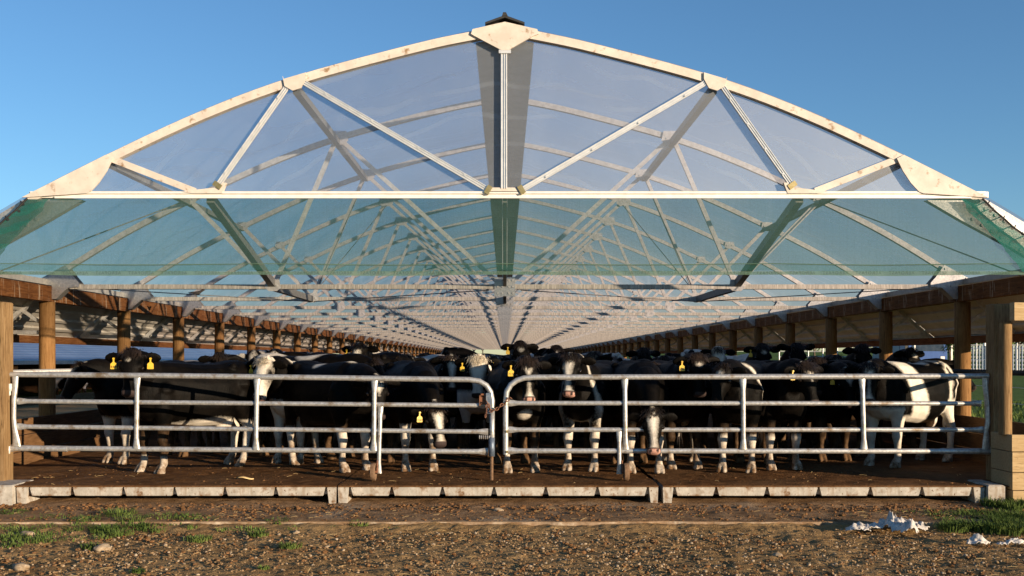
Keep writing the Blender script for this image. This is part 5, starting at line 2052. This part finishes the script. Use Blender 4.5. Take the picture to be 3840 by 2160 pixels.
# =================================================================== NEIGHBOURING SHED (left)
nb = empty('blue_roofed_shed', (-21.5, 45, -0.66))
tag(nb, 'blue ribbed roof of the neighbouring cattle shed, seen under the left eave', 'shed')
NO_ = (-21.5, 45, -0.66)
mb = MB()
ex, ez = -21.0, 1.335
pr = []
run, rise = 7.5, 3.1
N = 26
for i in range(N):
    for q, o in ((0, 0), (.7, 0), (.76, .03), (.94, .03)):
        k = (i + q) / N
        pr.append((ex - run * k, ez + rise * k + o))
pr.append((ex - run, ez + rise))
top = pr + [(x, z - .05) for x, z in pr[::-1]]
mb.rings([[(x, 12, z) for x, z in top], [(x, 115, z) for x, z in top]])
mb.build('roof', M['blue_roofing'], nb, origin=NO_)
mb = MB()
mb.box((ex - .03, 12, ez - .17), (ex + .12, 115, ez + .01), ch=.01)
mb.build('gutter', M['eave_grey'], nb, origin=NO_)
mb = MB()
mb.box((ex - .12, 12, -.70), (ex - .02, 115, -.28), ch=.01)
mb.box((ex - run - .1, 12, -.70), (ex - run, 115, ez + rise - .1))
mb.build('wall', M['wall_timber'], nb, origin=NO_)
for i, y in enumerate(range(15, 115, 6)):
    mb = MB()
    n = 12
    mb.rings([[(ex - .35 + .12 * math.cos(2 * math.pi * k / n), y + .12 * math.sin(2 * math.pi * k / n), z) for k in range(n)] for z in (-.7, .5, ez - .1)])
    mb.build('post', M['post_wood'], nb, smooth=True, origin=NO_)
for i, (u, dd, yaw, src) in enumerate(((62, 15.6, 20, 3), (100, 15.2, 75, 0), (150, 16.2, 60, 1), (205, 15.6, 80, 2), (232, 16.6, 100, 5))):
    c = copy_tree(variants[src])
    c.location = (min(-21.9, (u - 1270) * dd * S / 1000), dd * BAY * 1.12, -.62)
    c.rotation_euler = (0, 0, R(yaw))
    c.scale = (1, 1, 1)
    tag(c, 'cow feeding in the far shed under the blue roof, behind its low wall', 'cow', 'cows in the neighbouring shed')

# =================================================================== YARDS, TRUCK, TREES (right and far)
def yard(label, u0, u1, d, zt, zb, n, nr, mat, name='yard_fence'):
    a, b = at(u0, 900, d), at(u1, 900, d)
    a.z = b.z = zb
    root = empty(name, a)
    tag(root, label, 'fence', 'pipe fences of the far stock yards')
    t = b - a
    for i in range(n + 1):
        mb = MB()
        p = a + t * (i / n)
        mb.tube([p, p + VZ * (zt - zb + .15)], .05, 8)
        mb.build('post', M[mat], root, origin=a)
    for j in range(nr):
        z = (zt - zb) * (.15 + .85 * j / (nr - 1))
        mb = MB()
        mb.tube([a + VZ * z, b + VZ * z], .034, 8)
        mb.build('rail', M[mat], root, origin=a)


gz = ground_z(34, 80)
yard('pale pipe stock-yard fence with close bars, right of the sunlit side post', 2436, 2640, 24, at(0, 868, 24).z, gz, 10, 7, 'gate_steel')
yard('blue-grey panel fence in front of the pale stock-yard bars', 2440, 2640, 21, at(0, 876, 21).z, gz, 26, 3, 'blue_steel')
yard('far pipe fence seen under the eave left of the truck', 1960, 2290, 30, at(0, 872, 30).z, gz, 9, 5, 'gate_steel')
for u, d in ((2477, 22), (2393, 26), (2300, 25.5)):
    p = at(u, 900, d)
    mb = MB()
    mb.tube([(p.x, p.y, gz - .1), (p.x, p.y, at(0, 858, d).z)], .085, 10)
    tag(mb.build('yard_pole', M['white_trim'], None, smooth='edge', origin=(p.x, p.y, gz - .1)), {2477: 'tall white pole in front of the stock-yard bars', 2393: 'tall white pole beside the truck, on its right', 2300: 'white pole in front of the truck, on its left'}[u], 'pole')

# truck
tx = at(2335, 900, 27)
tk = empty('truck', (tx.x, tx.y, gz))
tag(tk, 'blue truck with a wide windscreen parked beyond the herd, under the right eave', 'truck')
TO_ = (tx.x, tx.y, gz)
zt = at(0, 860, 27).z
mb = MB()
w = 1.5
prf = [(0, .75), (0, 1.55), (-.0, 1.6), (.12, zt - gz), (1.9, zt - gz), (1.9, .75)]
mb.rings([[(tx.x - w, tx.y + y, gz + z) for y, z in prf], [(tx.x + w, tx.y + y, gz + z) for y, z in prf]])
mb.build('cab', M['truck_blue'], tk, origin=TO_)
mb = MB()
zz = zt - gz
mb.rings([[(tx.x - w * .85, tx.y - .02 + o, gz + 1.60), (tx.x + w * .85, tx.y - .02 + o, gz + 1.60), (tx.x + w * .82, tx.y + .06 + o, gz + zz - .16), (tx.x - w * .82, tx.y + .06 + o, gz + zz - .16)] for o in (0, .03)])
mb.build('windscreen', M['dark_glass'], tk, origin=TO_)
mb = MB()
mb.box((tx.x - w * .9, tx.y - .16, gz + .45), (tx.x + w * .9, tx.y + .02, gz + .85), ch=.03)
mb.build('bumper', M['white_trim'], tk, origin=TO_)
mb = MB()
mb.box((tx.x - w, tx.y + 2.0, gz + .9), (tx.x + w, tx.y + 8, gz + 2.2), ch=.03)
mb.build('deck', M['blue_steel'], tk, origin=TO_)
for sx in (-1, 1):
    mb = MB()
    mb.box((tx.x + sx * w * .75 - .16, tx.y - .03, gz + .95), (tx.x + sx * w * .75 + .16, tx.y + .01, gz + 1.2), ch=.02)
    mb.build('headlight', M['aluminium'], tk, origin=TO_)
    mb = MB()
    mb.box((tx.x + sx * (w + .22) - .1, tx.y - .05, gz + 1.7), (tx.x + sx * (w + .22) + .1, tx.y + .03, gz + 2.2), ch=.02)
    mb.build('mirror', M['black_plastic'], tk, origin=TO_)
    for yy in (1.0, 6.0):
        mb = MB()
        mb.tube([(tx.x + sx * (w - .3), tx.y + yy, gz + .5), (tx.x + sx * w, tx.y + yy, gz + .5)], .5, 20)
        mb.build('wheel', M['dark_rubber'], tk, smooth='edge', origin=TO_)


def leafy(label, pos, h, rad, n, mat='leaf', cat='tree', name='tree', group=None, seed=0, bare=False):
    rn = random.Random(seed)
    root = empty(name, pos)
    tag(root, label, cat, group)
    mb = MB()
    mb.tube([(0, 0, -.2), (.05 * h * rn.uniform(-1, 1), 0, h * .35), (0, .04 * h * rn.uniform(-1, 1), h * .8)], [h * .035, h * .025, h * .008], 8)
    limbs = []
    for i in range(14):
        z = h * rn.uniform(.25, .7)
        a = rn.uniform(0, 6.28)
        e = Vector((math.cos(a) * rad * rn.uniform(.5, .95), math.sin(a) * rad * rn.uniform(.5, .95), z + h * rn.uniform(.1, .32)))
        mb.tube([(0, 0, z), tuple(Vector((0, 0, z)).lerp(e, .5) + VZ * .03 * h), tuple(e)], [h * .014, h * .009, h * .003], 5)
        limbs.append(e)
        if bare:
            for k in range(5):
                q = e + Vector((rn.uniform(-1, 1), rn.uniform(-1, 1), rn.uniform(.1, 1))) * rad * .35
                mb.tube([tuple(Vector((0, 0, z)).lerp(e, rn.uniform(.4, 1))), tuple(q)], [h * .004, h * .0015], 4)
    mb.build('trunk', M['bark'], root, smooth=True)
    if not bare:
        mb = MB()
        for i in range(n):
            c = rn.choice(limbs)
            o = Vector((rn.gauss(0, 1), rn.gauss(0, 1), rn.gauss(0, .8))) * rad * .22
            p = c + o
            s1 = Vector((rn.uniform(-1, 1), rn.uniform(-1, 1), rn.uniform(-1, 1))).normalized()
            s2 = s1.cross(Vector((rn.uniform(-1, 1), rn.uniform(-1, 1), rn.uniform(-1, 1)))).normalized()
            L = rad * rn.uniform(.05, .10)
            mb.add([tuple(p - s1 * L), tuple(p + s2 * L * .5), tuple(p + s1 * L), tuple(p - s2 * L * .5)], [(0, 1, 2, 3)])
        mb.build('crown', M[mat], root)
    return root


k = 0
for u, d, h, lab in ((2420, 40, 4.6, 'dark leafy tree left of the sunlit side post, past the truck'), (2490, 46, 5.0, 'dark tree behind the stock-yard bars, nearest the shaded gate post'), (2560, 44, 5.6, 'dense dark tree behind the yards at the frame edge'),
                     (2050, 46, 4.4, 'dark tree far behind the herd under the right eave'), (1900, 50, 4.2, 'small tree glimpsed under the right eave behind the white-blazed heads')):
    p = at(u, 900, d)
    leafy(lab, (p.x, p.y, ground_z(p.x, p.y)), h, h * .5, 1500, seed=k, group='trees beyond the yards')
    k += 1
# cabbage tree
p = at(2388, 900, 23)
ct = empty('cabbage_tree', (p.x, p.y, gz))
tag(ct, 'spiky sunlit cabbage tree rising between the truck and side post', 'tree', 'trees beyond the yards')
hh = at(0, 872, 23).z - gz
mb = MB()
mb.tube([(0, 0, -.1), (.05, 0, hh * .6), (0, 0, hh)], [.12, .1, .08], 8)
mb.build('trunk', M['bark'], ct, smooth=True)
mb = MB()
for i in range(170):
    a, e = random.uniform(0, 6.28), random.uniform(-.5, 1.3)
    dvec = Vector((math.cos(a) * math.cos(e), math.sin(a) * math.cos(e), math.sin(e)))
    b0 = Vector((0, 0, hh))
    sd = dvec.cross(VZ).normalized() * .035
    L = random.uniform(.55, .9)
    m, e2 = b0 + dvec * L * .6, b0 + dvec * L - VZ * .18 * L
    mb.add([tuple(b0), tuple(m + sd), tuple(e2), tuple(m - sd)], [(0, 1, 2, 3)])
mb.build('crown', M['leaf'], ct)
# bare shrubs on the far hill
for i, (u, d, h) in enumerate(((1192, 56, 3.6), (1215, 58, 3.2), (1160, 60, 2.2))):
    p = at(u, 900, d)
    leafy('bare winter tree on the green rise at the far open end', (p.x, p.y, ground_z(p.x, p.y) - .1), h, h * .5, 0, seed=40 + i, group='bare trees at the far end', bare=True)
# wire fence in the paddock on the right
wf = empty('wire_fence', (12.6, 26, 0))
tag(wf, 'post and wire fence in the green paddock right of the shelter', 'fence')
for i, y in enumerate((20, 26, 34, 44)):
    mb = MB()
    x = 12.6
    z = ground_z(x, y)
    mb.tube([(x, y, z - .1), (x, y, z + 1.25)], .085, 10)
    mb.build('post', M['gate_post_wood'], wf, smooth='edge', origin=(12.6, 26, 0))
for zz in (.35, .75, 1.1):
    mb = MB()
    mb.tube([(12.6, 18, ground_z(12.6, 20) + zz), (12.6, 46, ground_z(12.6, 44) + zz)], .008, 5)
    mb.build('wire', M['galvanised'], wf, origin=(12.6, 26, 0))
mb = MB()
for i in range(5200):
    x, y = random.uniform(9.5, 17), random.uniform(15, 34)
    blade(mb, (x, y, ground_z(x, y) + .1 * mnoise.noise((x * .35, y * .35, 2)) - .02), random.uniform(.08, .2), random.uniform(.2, .9), random.uniform(0, 6.28), .012)
tag(mb.build('grass', M['blade']), kind='stuff')

# bird on the second chord
bp_ = Vector((at(487, 740, 5.9).x, Y0 + 2 * BAY - .02, UZ(0.93)))
bd = empty('bird', bp_)
tag(bd, 'small dark bird perched on a steel chord, near the left roof edge', 'bird')
mb = MB()
mb.rings([[tuple(q) for q in se_ring(Vector((x, 0, z)), VY, VZ, r * .9, r, 10, 2)] for x, z, r in ((-.15, .075, .004), (-.08, .075, .016), (-.04, .065, .03), (.01, .065, .036), (.05, .08, .03), (.075, .10, .024), (.10, .115, .022), (.12, .118, .012), (.142, .116, .002))])
mb.build('body', M['bird_feather'], bd, smooth=True)
mb = MB()
for y in (-.012, .012):
    mb.tube([(.0, y, .04), (.005, y, .002)], .003, 5)
mb.build('leg', M['bird_feather'], bd)

# =================================================================== LIGHT, SKY, CAMERA
AZ, EL = 49.5, 8.0          # sun: degrees right of straight behind the camera, height
L = Vector((math.sin(R(AZ)) * math.cos(R(EL)), -math.cos(R(AZ)) * math.cos(R(EL)), math.sin(R(EL))))
sun = bpy.data.lights.new('sun', 'SUN')
sun.energy = 4.9
sun.angle = R(0.5)
sun.color = (1.0, 0.79, 0.55)
so = bpy.data.objects.new('sun', sun)
COL.objects.link(so)
so.rotation_euler = L.to_track_quat('Z', 'Y').to_euler()
so.location = (8, -4, 8)
w = bpy.data.worlds.new('World')
scene.world = w
w.use_nodes = True
nt = w.node_tree
sky = nt.nodes.new('ShaderNodeTexSky')
sky.sky_type = 'NISHITA'
sky.sun_disc = False
sky.sun_elevation = R(EL)
sky.sun_rotation = math.atan2(L.x, L.y)
sky.altitude = 0
sky.air_density = 1.0
sky.dust_density = 0.0
sky.ozone_density = 4.0
bg = nt.nodes['Background']
nt.links.new(sky.outputs[0], bg.inputs['Color'])
bg.inputs['Strength'].default_value = 0.110

cam = bpy.data.cameras.new('camera')
cam.sensor_width = 36
cam.lens = 36 * (1000 * BAY / S) / 2576
cam.shift_x = (1288 - 1270) / 2576
cam.shift_y = (903 - 724.5) / 2576
cam.clip_end = 4000
co = bpy.data.objects.new('camera', cam)
COL.objects.link(co)
co.location = (0, 0, H)
co.rotation_euler = (R(90), 0, 0)
scene.camera = co
vs_ = scene.view_settings
vs_.view_transform = 'Standard'
vs_.look = 'None'
vs_.exposure = 0.82
vs_.gamma = 1
scene.render.engine = 'CYCLES'
cy = scene.cycles
cy.max_bounces = 8
cy.transparent_max_bounces = 24
cy.diffuse_bounces = 4
cy.caustics_reflective = False
cy.caustics_refractive = False
cy.use_denoising = True
